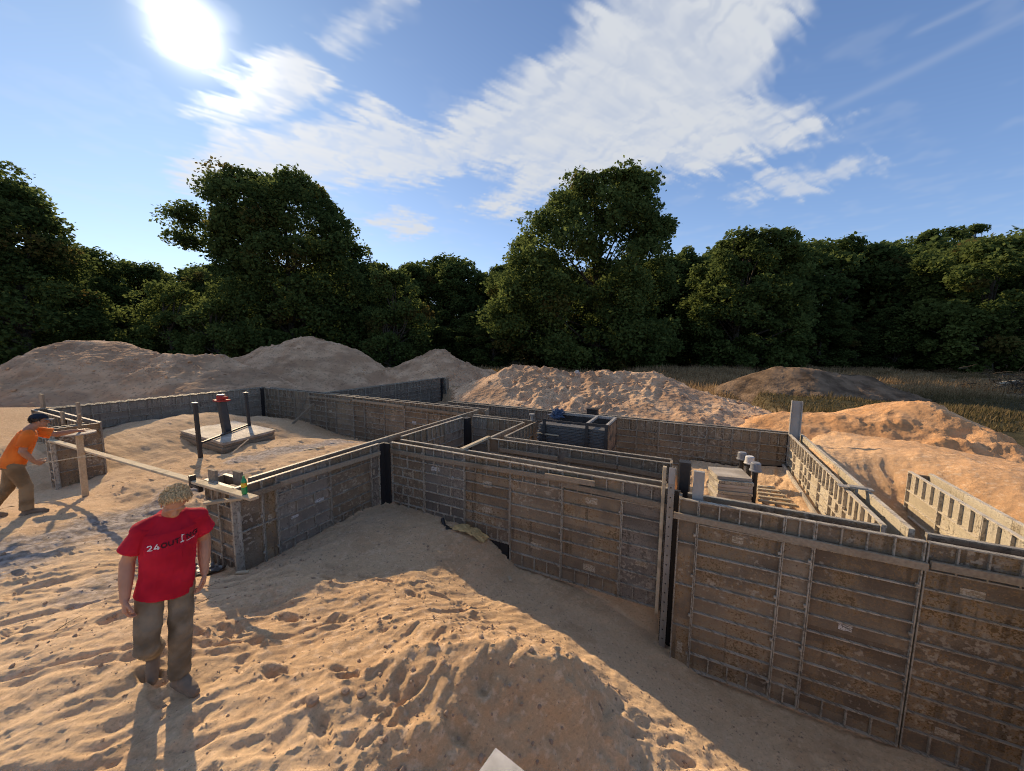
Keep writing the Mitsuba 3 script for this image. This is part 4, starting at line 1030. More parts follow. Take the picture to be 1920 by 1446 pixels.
for (px, py, zb, zt, cap, lab) in ((1.03, 9.40, 1.5, 2.20, 'grey_plastic', 'rearmost of the three capped black pipes, with a bluish cap'), (1.16, 9.28, 1.5, 2.16, 'white_plastic', 'middle of the three capped black pipes, with the whitest cap'), (1.13, 8.19, 1.5, 2.33, 'grey_plastic', 'nearest of the three capped black pipes, beside the square stack')):
    pk = thing('drain_pipe', lab, 'pipe', 'capped black pipes in the right room')
    mb = MB(); mb.tube([(px, py, zb), (px, py, zt - .1)], .048, 14); part(pk, 'tube', mb, 'black_steel', smooth=40)
    part(pk, 'cap', (lambda vf: (vf[0] + [px, py, zt - .13], vf[1]))(revolve([(0, 0), (.105, 0), (.105, .02), (.092, .03), (.085, .15), (.07, .165), (0, .165)], 16)), cap, smooth=40)
lk = thing('slat_frame', 'slatted form frame lying on the sand beside the nearest capped pipe', 'frame')
for i, y in enumerate((8.2, 8.42, 8.64, 8.86, 9.05)):
    part(lk, 'slat', beam((1.22 + .02 * i, y, 1.63), (1.82 - .05 * i, y + .06, 1.63), .07, .035), 'lumber_new', uv=(.2 * i, .1))
for x in (1.3, 1.5, 1.72): part(lk, 'stringer', beam((x, 8.14, 1.60), (x - .02, 9.1, 1.60), .03, .03), 'lumber_old', uv=(.5, .1))
# strip footing edge along the right wall
solo('footing_edge', beam((2.02, 6.0, 1.60), (2.06, 10.85, 1.63), .05, .12), 'ply_top', 'pale edge of the concrete footing along the sunlit right wall', 'footing', uv=(.5, .5))

# stake and float by the man in orange
pk = thing('wooden_stake', 'wooden stake with a round pale plate on top, in front of the brown pier', 'stake')
part(pk, 'post', beam((-11.33, 2.72, 1.2), (-11.25, 2.72, 2.655), .10, .045), 'lumber_new', uv=(.3, .3))
mb = MB(); mb.tube([(-11.24, 2.71, 2.655), (-11.24, 2.71, 2.68)], .25, 24); part(pk, 'round_plate', mb, 'ply_top', uv=(.5, .5))
mb = MB(); mb.tube([(-11.23, 2.73, 2.68), (-11.14, 2.73, 3.07)], .024, 10); part(pk, 'rod', mb, 'lumber_old', uv=(.6, .4))
mb = MB(); mb.tube([(-11.18, 2.73, 2.88), (-11.17, 2.73, 2.95)], .042, 10); part(pk, 'knob', mb, 'lumber_old', uv=(.4, .4))

# black pipe, and an added sheet for sunlit sand, by the step
mb = MB(); mb.tube([(-4.36, 5.72, 1.08), (-4.28, 5.66, .98), (-4.16, 5.6, .93), (-4.05, 5.56, .90)], [.035, .04, .09, .1], 12)
solo('black_pipe', mb, 'black_steel', 'bent black drain pipe poking out of the sand under the stepped wall', 'pipe', smooth=40)
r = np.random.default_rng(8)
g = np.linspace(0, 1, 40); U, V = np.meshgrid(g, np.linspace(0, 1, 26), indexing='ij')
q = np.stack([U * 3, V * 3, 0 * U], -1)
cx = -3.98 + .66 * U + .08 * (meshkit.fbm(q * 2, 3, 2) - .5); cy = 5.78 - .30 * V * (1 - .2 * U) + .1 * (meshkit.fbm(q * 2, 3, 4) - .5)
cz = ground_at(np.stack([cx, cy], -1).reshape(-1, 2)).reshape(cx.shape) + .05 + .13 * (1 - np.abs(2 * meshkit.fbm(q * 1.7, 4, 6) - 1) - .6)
scene['sunlit_sand_tone'] = two(principled(lambda p, n, uv: mix((0.36, 0.24, 0.10), (0.62, 0.46, 0.22), fbm(p.x * 9, p.y * 9, p.z * 9, 3)), 0.8, .3))  # colour of sunlit sand, put into the added sheet
solo('crumpled_sheet', (np.stack([cx, cy, cz], -1).reshape(-1, 3), grid_faces(40, 26)), 'sunlit_sand_tone', 'added tan sheet in place of sunlit sand beside the bent black pipe', 'sheet', smooth=True)
# grey scrap of plastic at the foot of the low wall end
U, V = np.meshgrid(np.linspace(0, 1, 30), np.linspace(0, 1, 20), indexing='ij'); q = np.stack([U * 3, V * 2, 0 * U], -1)
cx = -6.72 + .52 * U; cy = 2.82 - .34 * V - .1 * U * V; cz = ground_at(np.stack([cx, cy], -1).reshape(-1, 2)).reshape(cx.shape) + .03 + .16 * np.abs(meshkit.fbm(q * 2, 4, 6) - .45)
solo('plastic_scrap', (np.stack([cx, cy, cz], -1).reshape(-1, 3), grid_faces(30, 20)), 'aluminium', 'grey crumpled plastic scrap at the foot of the low wall end', 'scrap', smooth=True)
# pale plate in the foreground
c = np.array([[-.90, 1.66], [-.63, 1.62], [-.40, .9], [-1.1, .9]]) * 1.0
c = np.array([[-.915, 1.675], [-.45, 1.60], [-.52, 1.13], [-.99, 1.21]])
mb = MB(); v = np.vstack([np.column_stack([c, np.full(4, 2.19)]), np.column_stack([c, np.full(4, 2.235)])])
scene['grey_plate'] = two(principled(lambda p, n, uv: mix((0.30, 0.29, 0.27), (0.50, 0.485, 0.46), fbm(p.x * 17, p.y * 17, p.z * 17, 4)), 0.7, .4))
solo('concrete_slab', (v, np.array([[0, 2, 1], [0, 3, 2], [4, 5, 6], [4, 6, 7], [0, 1, 5], [0, 5, 4], [1, 2, 6], [1, 6, 5], [2, 3, 7], [2, 7, 6], [3, 0, 4], [3, 4, 7]])), 'grey_plate', 'corner of a pale grey slab at the bottom edge of the picture', 'slab')
# stones and clods
scene['stone_mat'] = two(principled(lambda p, n, uv: mix((0.20, 0.14, 0.10), (0.40, 0.29, 0.2), fbm(p.x * 23, p.y * 23, p.z * 23, 3)), 0.95, .2))
for (x, y, s, lab) in ((-2.62, 1.70, .045, 'pale rounded stone on the sand right of the shadow of the man in red'), (-2.36, 1.96, .035, 'small brown clod of earth on the sand below the mound crest'), (-2.48, 1.90, .03, 'smaller brown clod beside another clod on the sand')):
    m = trimesh.creation.icosphere(3); v = m.vertices * (1 + .5 * (meshkit.fbm(m.vertices * 1.7 + x, 3, 2)[:, None] - .5)) * [s * 1.2, s, s * .8]
    solo('stone', (v + [x, y, zg(x, y) + s * .45], m.faces), 'stone_mat', lab, 'stone', smooth=True)
m = trimesh.creation.icosphere(3); v = m.vertices * (1 + .9 * (meshkit.fbm(m.vertices * 1.7, 3, 2)[:, None] - .5)) * [.12, .1, .14]
solo('stone', (v + [-4.55, 15.5, float(centre_pile([[-4.55, 15.5]])[0]) + .06], m.faces), 'grey_plate', 'pale grey boulder on the crest of the long sand bank', 'stone', smooth=True)
r = np.random.default_rng(55)
ico = trimesh.creation.icosahedron(); vs, fs = [], []
for i in range(6800):
    if i < 5400: x, y = r.uniform(-6.5, 2.0), r.uniform(.7, 5.2)
    else: x, y = r.uniform(-13, -6), r.uniform(.5, 7.5)
    s = .0035 + .011 * r.uniform() ** 4 + .016 * (r.uniform() < .02)
    if -2.2 < x < 1 and 1.4 < y < 3.8: s *= 1.5
    q = ico.vertices * r.uniform(.7, 1.3, (len(ico.vertices), 1)) * s
    vs.append(q + [x, y, 0]); fs.append(ico.faces + 12 * i)
vs = np.vstack(vs); base = np.repeat(np.arange(6800), 12)
ctr = vs.reshape(6800, 12, 3).mean(1); vs[:, 2] += ground_at(ctr[:, :2])[base]
k = thing('sand_clods', 'small crumbs and clods of sand scattered over the foreground', 'clods', kind='stuff'); scene[k] = mikit.ply((vs, np.vstack(fs)), 'stone_mat')
# twigs
for i, (x, y, a) in enumerate(((-2.55, 3.0, .4), (-5.5, 1.0, 1.9), (-4.9, 1.9, 1.2), (-1.9, 3.3, -.4))):
    mb = MB(); L = .22; p = np.array([x, y, zg(x, y) + .015]); d = np.array([math.cos(a), math.sin(a), .05])
    mb.tube([p, p + d * L * .5 + [0, 0, .01], p + d * L], [.004, .003, .002], 5); e = p + d * L * .4; mb.tube([e, e + np.array([math.cos(a + .8), math.sin(a + .8), .3]) * .08], [.0025, .0015], 5)
    solo('twig', mb, 'bark', ('dry twig lying on the sunlit mound near the shade edge', 'thin dry twig on the sand at the left of the man in red', 'thin dry twig on the sand right behind the man in red', 'dry twig on the top of the foreground mound')[i], 'twig')
# log and brush in the meadow
mb = MB(); mb.tube([(19.2, 38.7, 1.95), (20.9, 40.3, 2.05)], [.16, .2], 10); solo('log', mb, 'lumber_new', 'pale cut log lying in the dry meadow at the right edge', 'log', uv=(.6, .3))
r = np.random.default_rng(9); mb = MB()
for i in range(190):
    p = np.array([20.6, 38.2, 1.6]) + r.normal(0, 1, 3) * [1.5, 1.0, 0] + [0, 0, abs(r.normal(0, .55))]
    d = r.normal(size=3) * [1, 1, .4]; d /= np.linalg.norm(d); mb.tube([p, p + d * .4 + r.normal(0, .1, 3), p + d * .9], [.03, .025, .015], 4, cap=False)
solo('brush_pile', mb, 'bark', 'heap of cut brush in the dry meadow at the right edge', 'brush pile', kind='stuff', uv=(.6, .4))

r = np.random.default_rng(66); vs, fs = [], []
for i in range(2600):
    k = r.integers(0, len(PILE_TOP)); v, f = PILE_TOP[k]
    p = v[r.integers(0, len(v))]
    if p[2] < 1.4: continue
    s = .018 + .085 * r.uniform() ** 5
    q = ico.vertices * r.uniform(.6, 1.35, (12, 1)) * s * [1.2, 1, .8]
    fs.append(ico.faces + 12 * len(vs)); vs.append(q + p + [0, 0, .15 * s])
k = thing('sand_clods', 'lumps of earth lying loose on the slopes of the sand piles', 'clods', kind='stuff'); scene[k] = mikit.ply((np.vstack(vs), np.vstack(fs)), 'pile_sand')

for (x, y, L, a, lab) in ((-5.75, 2.72, .16, .6, 'small wood offcut at the foot of the low wall end'), (-2.6, 5.25, .14, 2.2, 'pale wood offcut on the shaded sand below the courtyard wall'), (-9.3, 6.2, .5, .9, 'short wooden lath lying on the garage gravel')):
    d = np.array([math.cos(a), math.sin(a), 0]); p = np.array([x, y, zg(x, y) + .03]); e = p + d * L; e[2] = zg(e[0], e[1]) + .03
    solo('wood_offcut', beam(p, e, .05, .025), 'lumber_new', lab, 'wood', 'wood offcuts lying on the sand', uv=(.4, .3))
# ---------------------------------------------------------------- people
MF = manifold3d.Manifold
ICO = trimesh.creation.icosphere(2).vertices


def ball(p, r, s=(1, 1, 1)):
    return MF.hull_points(ICO * r * np.asarray(s, float) + np.asarray(p, float))


def bone(p0, r0, p1, r1):
    return MF.hull_points(np.vstack([ICO * r0 + np.asarray(p0, float), ICO * r1 + np.asarray(p1, float)]))


def ring(p, axis, rx, ry, n=22, side=(1, 0, 0)):
    axis = np.asarray(axis, float) / np.linalg.norm(axis)
    a = np.asarray(side, float); a = a - axis * (a @ axis); a /= np.linalg.norm(a); b = np.cross(axis, a)
    g = np.arange(n) * 2 * math.pi / n
    return np.asarray(p, float) + np.cos(g)[:, None] * a * rx + np.sin(g)[:, None] * b * ry


def cuff(p0, r0, p1, r1):
    """A sleeve or leg piece with flat cut ends."""
    ax = np.subtract(p1, p0)
    side = (1, 0, 0) if abs(ax[0]) < .8 * np.linalg.norm(ax) else (0, 1, 0)
    return MF.hull_points(np.vstack([ring(p0, ax, *np.broadcast_to(r0, 2), side=side), ring(p1, ax, *np.broadcast_to(r1, 2), side=side)]))


def skin(parts, length=.014, rounds=10):
    m = MF.batch_boolean(parts, manifold3d.OpType.Add).refine_to_length(length)
    q = m.to_mesh(); t = trimesh.Trimesh(q.vert_properties[:, :3], q.tri_verts, process=True)
    if rounds: trimesh.smoothing.filter_taubin(t, lamb=.5, nu=.52, iterations=rounds)
    return t


def wrinkle(t, amp, scale, seed, stretch=(1, 1, 1)):
    n = t.vertex_normals
    w = meshkit.fbm(t.vertices * scale * np.asarray(stretch) + seed, 3, seed)
    ridge = 1 - np.abs(2 * w - 1)
    t.vertices = t.vertices + n * ((ridge - .75) * amp)[:, None]
    return t


def hand(wrist, along, palm_n, curl, left, splay=.12):
    """Palm, four jointed fingers of unequal length and a thumb rooted on the side of the palm."""
    w = np.asarray(wrist, float); a = np.asarray(along, float) / np.linalg.norm(along)
    n = np.asarray(palm_n, float); n = n - a * (n @ a); n /= np.linalg.norm(n)
    s = np.cross(a, n) * (1 if left else -1)       # towards the thumb
    out = [MF.hull_points(np.vstack([ICO * .019 + w + s * k for k in (-.014, .014)] + [ICO * .014 + w + a * .085 + s * k for k in (-.034, .034)] + [ICO * .016 + w + a * .035 + s * .03]))]
    for i, (off, L) in enumerate(((.031, .074), (.010, .082), (-.012, .076), (-.032, .060))):
        p = w + a * .085 + s * off; ang = curl * (.55 + .12 * i); d0 = a + s * splay * (.9 - .6 * i) * .5
        for seg, rr in ((.45, .0100), (.32, .0090), (.25, .0080)):
            d = d0 * math.cos(ang) + n * math.sin(ang); d /= np.linalg.norm(d)
            q = p + d * L * seg * 1.05
            out.append(bone(p, rr, q, rr * .9)); p = q; ang += curl * .75
    p = w + a * .025 + s * .026
    d = a * .62 + s * .68 + n * .3; d /= np.linalg.norm(d)
    for seg, rr in ((.042, .0135), (.034, .0110), (.026, .0095)):
        q = p + d * seg; out.append(bone(p, rr, q, rr * .88)); p = q
        d = d * .8 + a * .35 + n * .15 * curl; d /= np.linalg.norm(d)
    return out


def head_parts(c, pitch):
    """A head about centre c, tipped forward by pitch radians: skull, brow, nose, lips, chin, ears. Returns the parts and the rotation."""
    cp, sp = math.cos(pitch), math.sin(pitch)
    Rm = np.array([[1, 0, 0], [0, cp, sp], [0, -sp, cp]])          # local y forwards, z up
    at = lambda *q: np.asarray(c) + Rm @ np.array(q, float)
    def blob(q, r, s=(1, 1, 1)):
        return MF.hull_points((ICO * r * np.asarray(s)) @ Rm.T + at(*q))
    P = [blob((0, -.012, .03), .088, (.88, 1.08, 1.0)), blob((0, .018, -.03), .066, (.92, 1.0, 1.25)), blob((0, .052, -.088), .028, (1.25, .9, .8)),
         blob((0, .074, .012), .022, (2.4, .7, .55)), MF.hull_points(np.vstack([(ICO * .008) @ Rm.T + at(0, .083, .008), (ICO * .012) @ Rm.T + at(0, .102, -.028), (ICO * .009) @ Rm.T + at(.013, .09, -.032), (ICO * .009) @ Rm.T + at(-.013, .09, -.032)])),
         blob((0, .079, -.058), .012, (2.0, .7, .45)), blob((0, .077, -.067), .012, (1.8, .7, .5)), blob((.042, .052, -.02), .024, (1, .8, .8)), blob((-.042, .052, -.02), .024, (1, .8, .8))]
    for sx in (-1, 1):
        P.append(MF.hull_points((ICO * .026 * np.array([.3, .7, 1.15])) @ Rm.T + at(sx * .082, -.008, -.008)))
    return P, Rm, at


LEAN = [0.0, 1.0]


def placed(t, O, X, Y):
    Z = np.array([0, 0, 1.0]); X, Y = np.array([*X, 0]), np.array([*Y, 0])
    v = t.vertices if hasattr(t, 'vertices') else t[0]
    f = t.faces if hasattr(t, 'faces') else t[1]
    v = (v + np.array([1.0, 0, 0]) * (LEAN[0] * np.clip(v[:, 2:], 0, 3) ** 1.15)) * [1, 1, LEAN[1]]      # the whole figure leans sideways about its feet
    v = v[:, :1] * X + v[:, 1:2] * Y + v[:, 2:] * Z + np.asarray(O)
    if np.cross(X, Y)[2] < 0: f = f[:, ::-1]
    return v, f


def skin_color(lo, hi):
    return lambda p, n, uv: mix(lo, hi, fbm(p.x * 14, p.y * 14, p.z * 14, 3))


scene['skin_tan'] = principled(skin_color((0.30, 0.145, 0.085), (0.41, 0.215, 0.135)), 0.5, .4)
scene['skin_fair'] = principled(skin_color((0.33, 0.165, 0.10), (0.45, 0.24, 0.155)), 0.5, .4)


def cloth(lo, hi, k, rough=.95):
    return two(principled(lambda p, n, uv: mix(lo, hi, smoothstep(.25, .75, fbm(p.x * k, p.y * k, p.z * k, 4))) * (.92 + .16 * noise(p.x * 400, p.y * 400, p.z * 400)), rough, .15, sheen=.3))


scene['red_cotton'] = cloth((0.33, 0.009, 0.024), (0.47, 0.016, 0.036), 5)
scene['orange_cotton'] = cloth((0.62, 0.13, 0.02), (0.78, 0.20, 0.035), 5)
scene['olive_canvas'] = cloth((0.10, 0.078, 0.052), (0.22, 0.185, 0.135), 6)
scene['khaki_canvas'] = cloth((0.15, 0.10, 0.055), (0.27, 0.19, 0.11), 6)
scene['dusty_leather'] = two(principled(lambda p, n, uv: mix((0.10, 0.075, 0.055), (0.26, 0.20, 0.145), fbm(p.x * 16, p.y * 16, p.z * 16, 3)), 0.85, .3))
scene['navy_cotton'] = cloth((0.012, 0.018, 0.032), (0.028, 0.036, 0.055), 9)
scene['cap_brim'] = cloth((0.25, 0.22, 0.19), (0.36, 0.32, 0.28), 9)
scene['blond_hair'] = two(principled(lambda p, n, uv: mix((0.24, 0.15, 0.065), (0.74, 0.53, 0.27), uv.x), 0.55, .5))
scene['dark_hair'] = two(principled((0.035, 0.022, 0.013), 0.6, .4))
scene['print_white'] = two(principled((0.66, 0.64, 0.62), 0.8, .2))
scene['print_black'] = two(principled((0.035, 0.012, 0.018), 0.8, .2))


def boot(ankle, toe, w=.05, tilt=0.):
    a, t = np.asarray(ankle, float), np.asarray(toe, float)
    d = t - a; d[2] = 0; d /= np.linalg.norm(d)
    heel = np.array([*(a[:2] - d[:2] * .05), a[2] - .055 + tilt])
    return skin([bone(a + [0, 0, .06], .056, a - [0, 0, .01], .054), bone(a - [0, 0, .02], .052, heel, .043), bone(heel, .042, t, .04), bone(a + d * .03, .05, t + [0, 0, .015], .043), bone(t, .043, t + d * .035, .035)], .012, 8)


# --- the man in the red shirt, walking towards the camera, his head bowed
O = (-3.96, 1.25, zg(-3.96, 1.25) + .005)
X, Y = (.305, .952), (.952, -.305)
LEAN[:] = [.105, 1.03]
sh = {-1: np.array([-.185, -.01, 1.405]), 1: np.array([.185, -.01, 1.405])}
el = {-1: np.array([-.245, -.04, 1.16]), 1: np.array([.238, -.05, 1.16])}
wr = {-1: np.array([-.248, .07, .91]), 1: np.array([.245, .05, .91])}
hip = {-1: np.array([-.095, 0, .92]), 1: np.array([.095, 0, .92])}
kn = {-1: np.array([-.11, .14, .50]), 1: np.array([.10, .10, .50])}
an = {-1: np.array([-.045, -.27, .20]), 1: np.array([.10, .12, .10])}
toe = {-1: np.array([-.06, -.11, .045]), 1: np.array([.17, .28, .045])}
hp, Rm, hat = head_parts((.01, .105, 1.60), .58)
P = hp + [bone((0, -.02, 1.46), .066, (0, .055, 1.555), .060), bone((-.09, 0, 1.36), .07, (.09, 0, 1.36), .07), bone((0, 0, 1.33), .10, (0, 0, 1.0), .10), bone((-.08, 0, .93), .085, (.08, 0, .93), .085)]
for s in (-1, 1):
    P += [bone(sh[s] - [.012 * s, 0, .012], .054, el[s], .047), bone(el[s], .049, el[s] * .55 + wr[s] * .45, .047), bone(el[s] * .55 + wr[s] * .45, .047, wr[s], .030), bone((s * .1, -.01, 1.36), .05, sh[s] - [.012 * s, 0, .015], .05)]
    P += hand(wr[s], np.array([-.06 * s, .30, -.95]) , np.array([-s, -.15, .1]), .62, s > 0)
    P += [bone(hip[s], .095, kn[s], .06), bone(kn[s], .058, an[s], .04)]
body = skin(P, .0135, 5)
labels['person'] = {'label': 'man in a red T-shirt and olive work trousers walking with bowed blond head', 'category': 'person'}
USED.add('person')
scene['person'] = mikit.ply(placed(body, O, X, Y), 'skin_fair', smooth=True)
P = [MF.hull_points(np.vstack([ring((0, -.01, 1.492), (0, .25, 1), .092, .076), ring((0, 0, 1.36), (0, 0, 1), .190, .125)])), MF.hull_points(np.vstack([ring((0, 0, 1.37), (0, 0, 1), .188, .125), ring((0, .015, 1.22), (0, 0, 1), .182, .142), ring((0, .01, 1.0), (0, 0, 1), .178, .145)])),
     MF.hull_points(np.vstack([ring((0, .01, 1.02), (0, 0, 1), .178, .145), ring((-.005, .005, .835), (0.22, 0, 1), .204, .162)]))]
for s in (-1, 1):
    e = sh[s] * .36 + el[s] * .64
    P += [bone((s * .075, -.015, 1.44), .056, sh[s] + [0, 0, -.01], .070), cuff(sh[s] + [-.03 * s, 0, .01], (.072, .074), e + [.012 * s, 0, 0], (.083, .084))]
shirt = wrinkle(wrinkle(skin(P, .012, 14), .016, 4.5, 4, (1.6, 1, .8)), .007, 13, 14, (1.3, 1, .6))
key = part('person', 'shirt', placed(shirt, O, X, Y), 'red_cotton', smooth=True, label='red T-shirt with a chest print')
sv = shirt.vertices; front = sv[(sv[:, 1] > .02)]
ftree = cKDTree(front[:, [0, 2]])


def on_chest(m, x, z, ang=.10):
    v = m.vertices.copy(); c, s = math.cos(ang), math.sin(ang)
    px, pz = x + v[:, 0] * c - v[:, 1] * s, z + v[:, 0] * s + v[:, 1] * c
    d, i = ftree.query(np.stack([px, pz], -1), k=6)
    w = 1 / (d + .004); y = (front[i, 1] * w).sum(1) / w.sum(1)
    return np.column_stack([px, y + .0035 + v[:, 2] * .8, pz]), m.faces


def printed(text, x, z, h, mat, name='lettering'):
    m = meshkit.text_mesh(text, h, .002, bold=True)
    m.apply_scale([1.12, 1, 1])
    part(key, name, placed(on_chest(m, x, z), O, X, Y), mat)
    return m.vertices[:, 0].max()


z0 = 1.255
w1 = printed('24', -.145, z0, .040, 'print_white')
c10, s10 = math.cos(.1), math.sin(.1)
xx = -.145 + w1 * c10 + .004
w2 = printed('OUT', xx, z0 + (xx + .145) * .1, .036, 'print_black')
xx += w2 * c10 + .008
pole = trimesh.util.concatenate([trimesh.creation.box([.004, .056, .002], transform=trimesh.transformations.translation_matrix([.006, .024, .001])), trimesh.creation.extrude_polygon(__import__('shapely').Polygon([(.008, .052), (.024, .046), (.008, .040)]), .002), trimesh.creation.extrude_polygon(__import__('shapely').affinity.scale(__import__('shapely').Point(.006, -.004).buffer(.006, 8), 2.2, .8), .002)])
part(key, 'golf_flag', placed(on_chest(pole, xx, z0 + (xx + .145) * .1), O, X, Y), 'print_white')
xx += .030
w3 = printed('NG', xx, z0 + (xx + .145) * .1, .036, 'print_black')
small = trimesh.util.concatenate([trimesh.creation.box([.0055, .006, .002], transform=trimesh.transformations.translation_matrix([.008 * i, 0, .001])) for i in range(7)])
part(key, 'small_print', placed(on_chest(small, xx + .008, z0 + (xx + .145) * .1 - .012), O, X, Y), 'print_white')
P = [MF.hull_points(np.vstack([ring((0, 0, 1.0), (0, 0, 1), .17, .125), ring((0, 0, .86), (0, 0, 1), .178, .135)]))]
for s in (-1, 1):
    cut = an[s] + (kn[s] - an[s]) * .10
    P += [bone(hip[s] + [-s * .004, 0, -.02], .098, kn[s], .080), bone(kn[s], .079, kn[s] * .5 + an[s] * .5, .072), cuff(kn[s] * .5 + an[s] * .5, .073, cut, .078)]
pants = wrinkle(wrinkle(skin(P, .011, 9), .02, 6, 6, (1, 1, .9)), .009, 15, 16, (.8, 1, 1.3))
part('person', 'trousers', placed(pants, O, X, Y), 'olive_canvas', smooth=True, label='olive work trousers with worn knees')
for s in (-1, 1):
    part('person', 'boot', placed(boot(an[s], toe[s], tilt=.05 if s < 0 else 0), O, X, Y), 'dusty_leather', smooth=True)


def hair_mesh(r, n, lo_z, length, curl, shell=.088, fringe=0.):
    """Short locks rooted on the scalp, and the scalp cap under them."""
    mb = MB(); uvs = []
    cap = trimesh.creation.icosphere(4); v = cap.vertices
    keep = (v[:, 2] > lo_z - .55 * v[:, 1].clip(-1, 0) * -1 * .8 + .95 * v[:, 1].clip(0, 1))
    f = cap.faces[keep[cap.faces].all(1)]
    bump = 1 + .10 * (meshkit.fbm(v * 3.3, 3, 4) - .5)
    vv = v * bump[:, None] * shell * [.93, 1.1, 1.04] + [0, -.012, .03]
    mb.add(vv @ Rm_use.T + c_use, f); uvs.append(np.tile([.12, 0], (len(vv), 1)))
    roots = v[np.unique(f)]
    for i in r.choice(len(roots), n):
        d = roots[i]; p = d * shell * [.93, 1.1, 1.04] + [0, -.012, .03]
        whorl = np.cross(d, [.2, .1, 1]); flow = np.array([.35 * d[0], .9, -.25]) if d[1] > -.2 else np.array([.3 * d[0], -.6, -.7]); flow = flow - d * (flow @ d)
        t = .34 * d + flow * .75 + .25 * whorl + r.normal(0, curl, 3) + [0, fringe, 0]
        t /= np.linalg.norm(t); L = length * r.uniform(.6, 1.3)
        pts = [p - d * .004, p + t * L * .5 + d * .010, p + t * L + r.normal(0, .004, 3) - [0, 0, .25 * L]]
        before = mb.n; mb.tube(np.array(pts) @ Rm_use.T + c_use, [.0062, .0056, .0015], 4, cap=False)
        uvs.append(np.tile([np.clip(.25 + .45 * max(d[2], 0) + r.normal(0, .25), 0, 1), 0], (mb.n - before, 1)))
    v, f = mb.get(); return (v, f), np.vstack(uvs)


Rm_use, c_use = Rm, np.array([.01, .105, 1.60])
hm, huv = hair_mesh(np.random.default_rng(31), 1700, .06, .028, .24, fringe=.0)
part('person', 'hair', placed(hm, O, X, Y), 'blond_hair', uv=huv, smooth=True, label='tousled short blond hair')

# --- the man in the orange shirt, leaning to the right over the plank
LEAN[:] = [0.0, 1.0]
O2 = np.array([-10.19, 1.69, 0]); O2[2] = zg(-10.19, 1.69) - .01
X2, Y2 = (-.975, .222), (.222, .975)
hp, Rm2, _ = head_parts((0, .335, 1.60), .10)
shR, elR, wrR = np.array([-.185, .20, 1.42]), np.array([-.25, .12, 1.15]), np.array([-.20, .22, .95])
shL, elL, wrL = np.array([.175, .26, 1.41]), np.array([.15, .50, 1.31]), np.array([.06, .74, 1.35])
hipN = {-1: np.array([-.095, 0, .92]), 1: np.array([.095, -.01, .92])}
knN = {-1: np.array([-.11, .10, .51]), 1: np.array([.11, -.10, .50])}
anN = {-1: np.array([-.115, .07, .09]), 1: np.array([.12, -.36, .11])}
toN = {-1: np.array([-.125, .24, .04]), 1: np.array([.13, -.20, .045])}
P = hp + [bone((0, .20, 1.46), .064, (0, .29, 1.55), .058), bone((-.11, .19, 1.39), .082, (.11, .22, 1.39), .082), bone((0, .17, 1.35), .12, (0, .02, 1.0), .118), bone((-.09, 0, .95), .098, (.09, 0, .95), .098)]
for a, e, w in ((shR, elR, wrR), (shL, elL, wrL)):
    P += [bone(a, .06, e, .045), bone(e, .047, e * .55 + w * .45, .045), bone(e * .55 + w * .45, .045, w, .029), bone((a[0] * .5, .2, 1.4), .068, a, .06)]
P += hand(wrR, (.05, .75, -.5), (.9, .1, .3), 1.0, False) + hand(wrL, (-.10, 1, .02), (0, 0, -1), .12, True)
for s in (-1, 1):
    P += [bone(hipN[s], .092, knN[s], .058), bone(knN[s], .056, anN[s], .04)]
body = skin(P, .013, 6)
USED.add('person_001')
labels['person_001'] = {'label': 'man in an orange T-shirt and dark cap leaning forward with one arm stretched out', 'category': 'person'}
scene['person_001'] = mikit.ply(placed(body, O2, X2, Y2), 'skin_tan', smooth=True)
P = [MF.hull_points(np.vstack([ring((0, .20, 1.455), (0, .3, 1), .11, .085), ring((0, .18, 1.38), (0, .3, 1), .20, .12)])), MF.hull_points(np.vstack([ring((0, .19, 1.40), (0, .4, 1), .20, .12), ring((0, .11, 1.20), (0, .4, 1), .195, .14), ring((0, .02, 1.0), (0, .4, 1), .185, .145)])),
     MF.hull_points(np.vstack([ring((0, .03, 1.02), (0, .4, 1), .185, .145), ring((0, -.035, .88), (0, .3, 1), .195, .155)]))]
for a, e in ((shR, elR), (shL, elL)):
    q = a * .25 + e * .75
    P += [bone((a[0] * .5, .2, 1.425), .06, a, .075), cuff(a, .082, q, .088)]
part('person_001', 'shirt', placed(wrinkle(wrinkle(skin(P, .012, 9), .014, 4.5, 8, (1, 1.6, .8)), .007, 13, 14, (1, 1.3, .7)), O2, X2, Y2), 'orange_cotton', smooth=True, label='bright orange T-shirt')
P = [MF.hull_points(np.vstack([ring((0, .01, 1.0), (0, 0, 1), .165, .125), ring((0, 0, .86), (0, 0, 1), .185, .135)]))]
for s in (-1, 1):
    cut = anN[s] + (knN[s] - anN[s]) * .10
    P += [bone(hipN[s] + [s * .005, 0, -.02], .104, knN[s], .082), bone(knN[s], .08, knN[s] * .5 + anN[s] * .5, .076), cuff(knN[s] * .5 + anN[s] * .5, .077, cut, .08)]
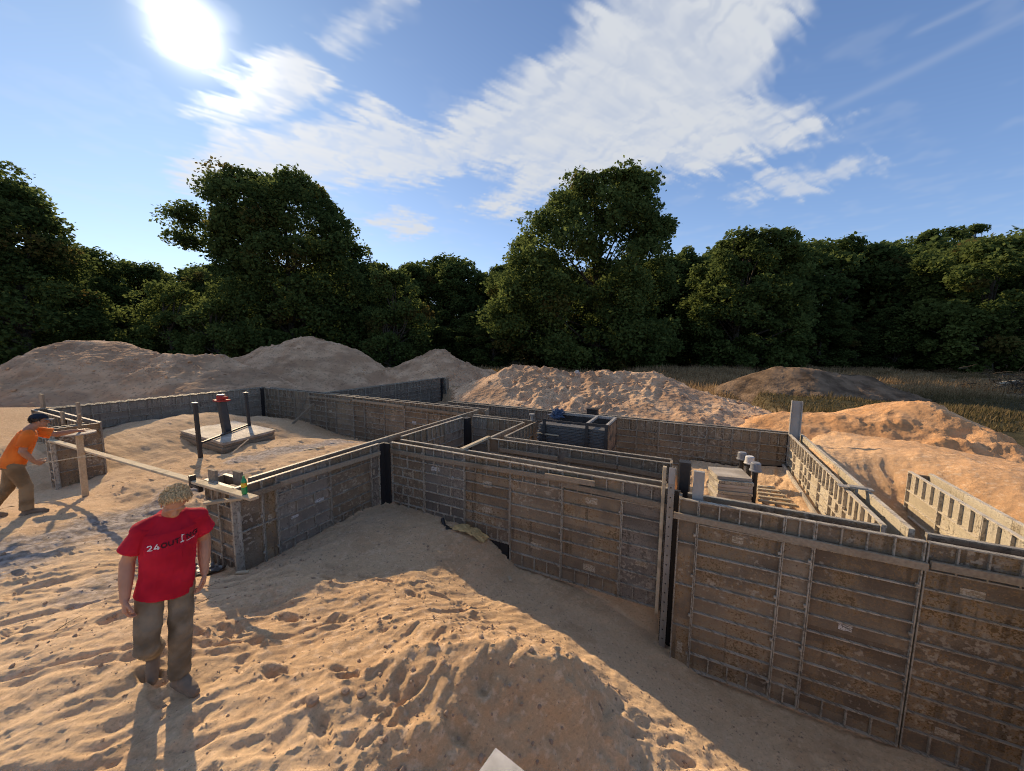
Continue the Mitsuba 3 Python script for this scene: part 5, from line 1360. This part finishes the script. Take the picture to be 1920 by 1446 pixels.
part('person_001', 'trousers', placed(wrinkle(wrinkle(skin(P, .012, 9), .018, 6, 9, (1, 1, .8)), .008, 15, 16, (1, .8, 1.3)), O2, X2, Y2), 'khaki_canvas', smooth=True)
for s in (-1, 1):
    part('person_001', 'boot', placed(boot(anN[s], toN[s], tilt=.03 if s > 0 else 0), O2, X2, Y2), 'dusty_leather', smooth=True)
Rm_use, c_use = Rm2, np.array([0, .335, 1.60])
hm, huv = hair_mesh(np.random.default_rng(32), 260, -.25, .02, .3, shell=.091)
part('person_001', 'hair', placed(hm, O2, X2, Y2), 'dark_hair', smooth=True)
cap = trimesh.creation.icosphere(3); v = cap.vertices; f = cap.faces[(v[cap.faces][:, :, 2] > .02).all(1)]
cv_ = (v * .104 * [.92, 1.1, 1.0] + [0, -.012, .042]) @ Rm2.T + c_use
ck = part('person_001', 'cap', placed((cv_, f), O2, X2, Y2), 'navy_cotton', smooth=True, label='dark navy baseball cap')
g = np.linspace(-1, 1, 13); rows = []
for t in np.linspace(0, 1, 5):
    for a in g:
        rows.append((.078 * a * (1 - .12 * t * t), .075 + .085 * t - .035 * a * a - (.012 if False else 0), .052 - .018 * t - .018 * a * a))
bv = np.array(rows) @ Rm2.T + c_use; bf = grid_faces(5, 13)
bv = np.vstack([bv, bv - [0, 0, .004]]); bf = np.vstack([bf, bf[:, ::-1] + 65])
part(ck, 'brim', placed((bv, bf), O2, X2, Y2), 'cap_brim', smooth=True, label='pale cap brim')
hx = lambda q: np.asarray(O2) + q[0] * np.array([*X2, 0]) + q[1] * np.array([*Y2, 0]) + np.array([0, 0, q[2]])
mb = MB(); p = hx(wrR + [.04, .09, -.07]); d = np.array([*Y2, 0])
mb.tube([p - d * .15, p + d * .12 + [0, 0, .01], p + d * .36 + [0, 0, .015], p + d * .6 - [0, 0, .01]], [.008, .008, .007, .006], 6)
mb.tube([p + d * .36 + [0, 0, .015], p + d * .56 + [0, 0, .05]], [.006, .004], 6)
solo('forked_stick', mb, 'lumber_new', 'thin pale forked stick held at the hip by the man in orange', 'stick', uv=(.8, .2))
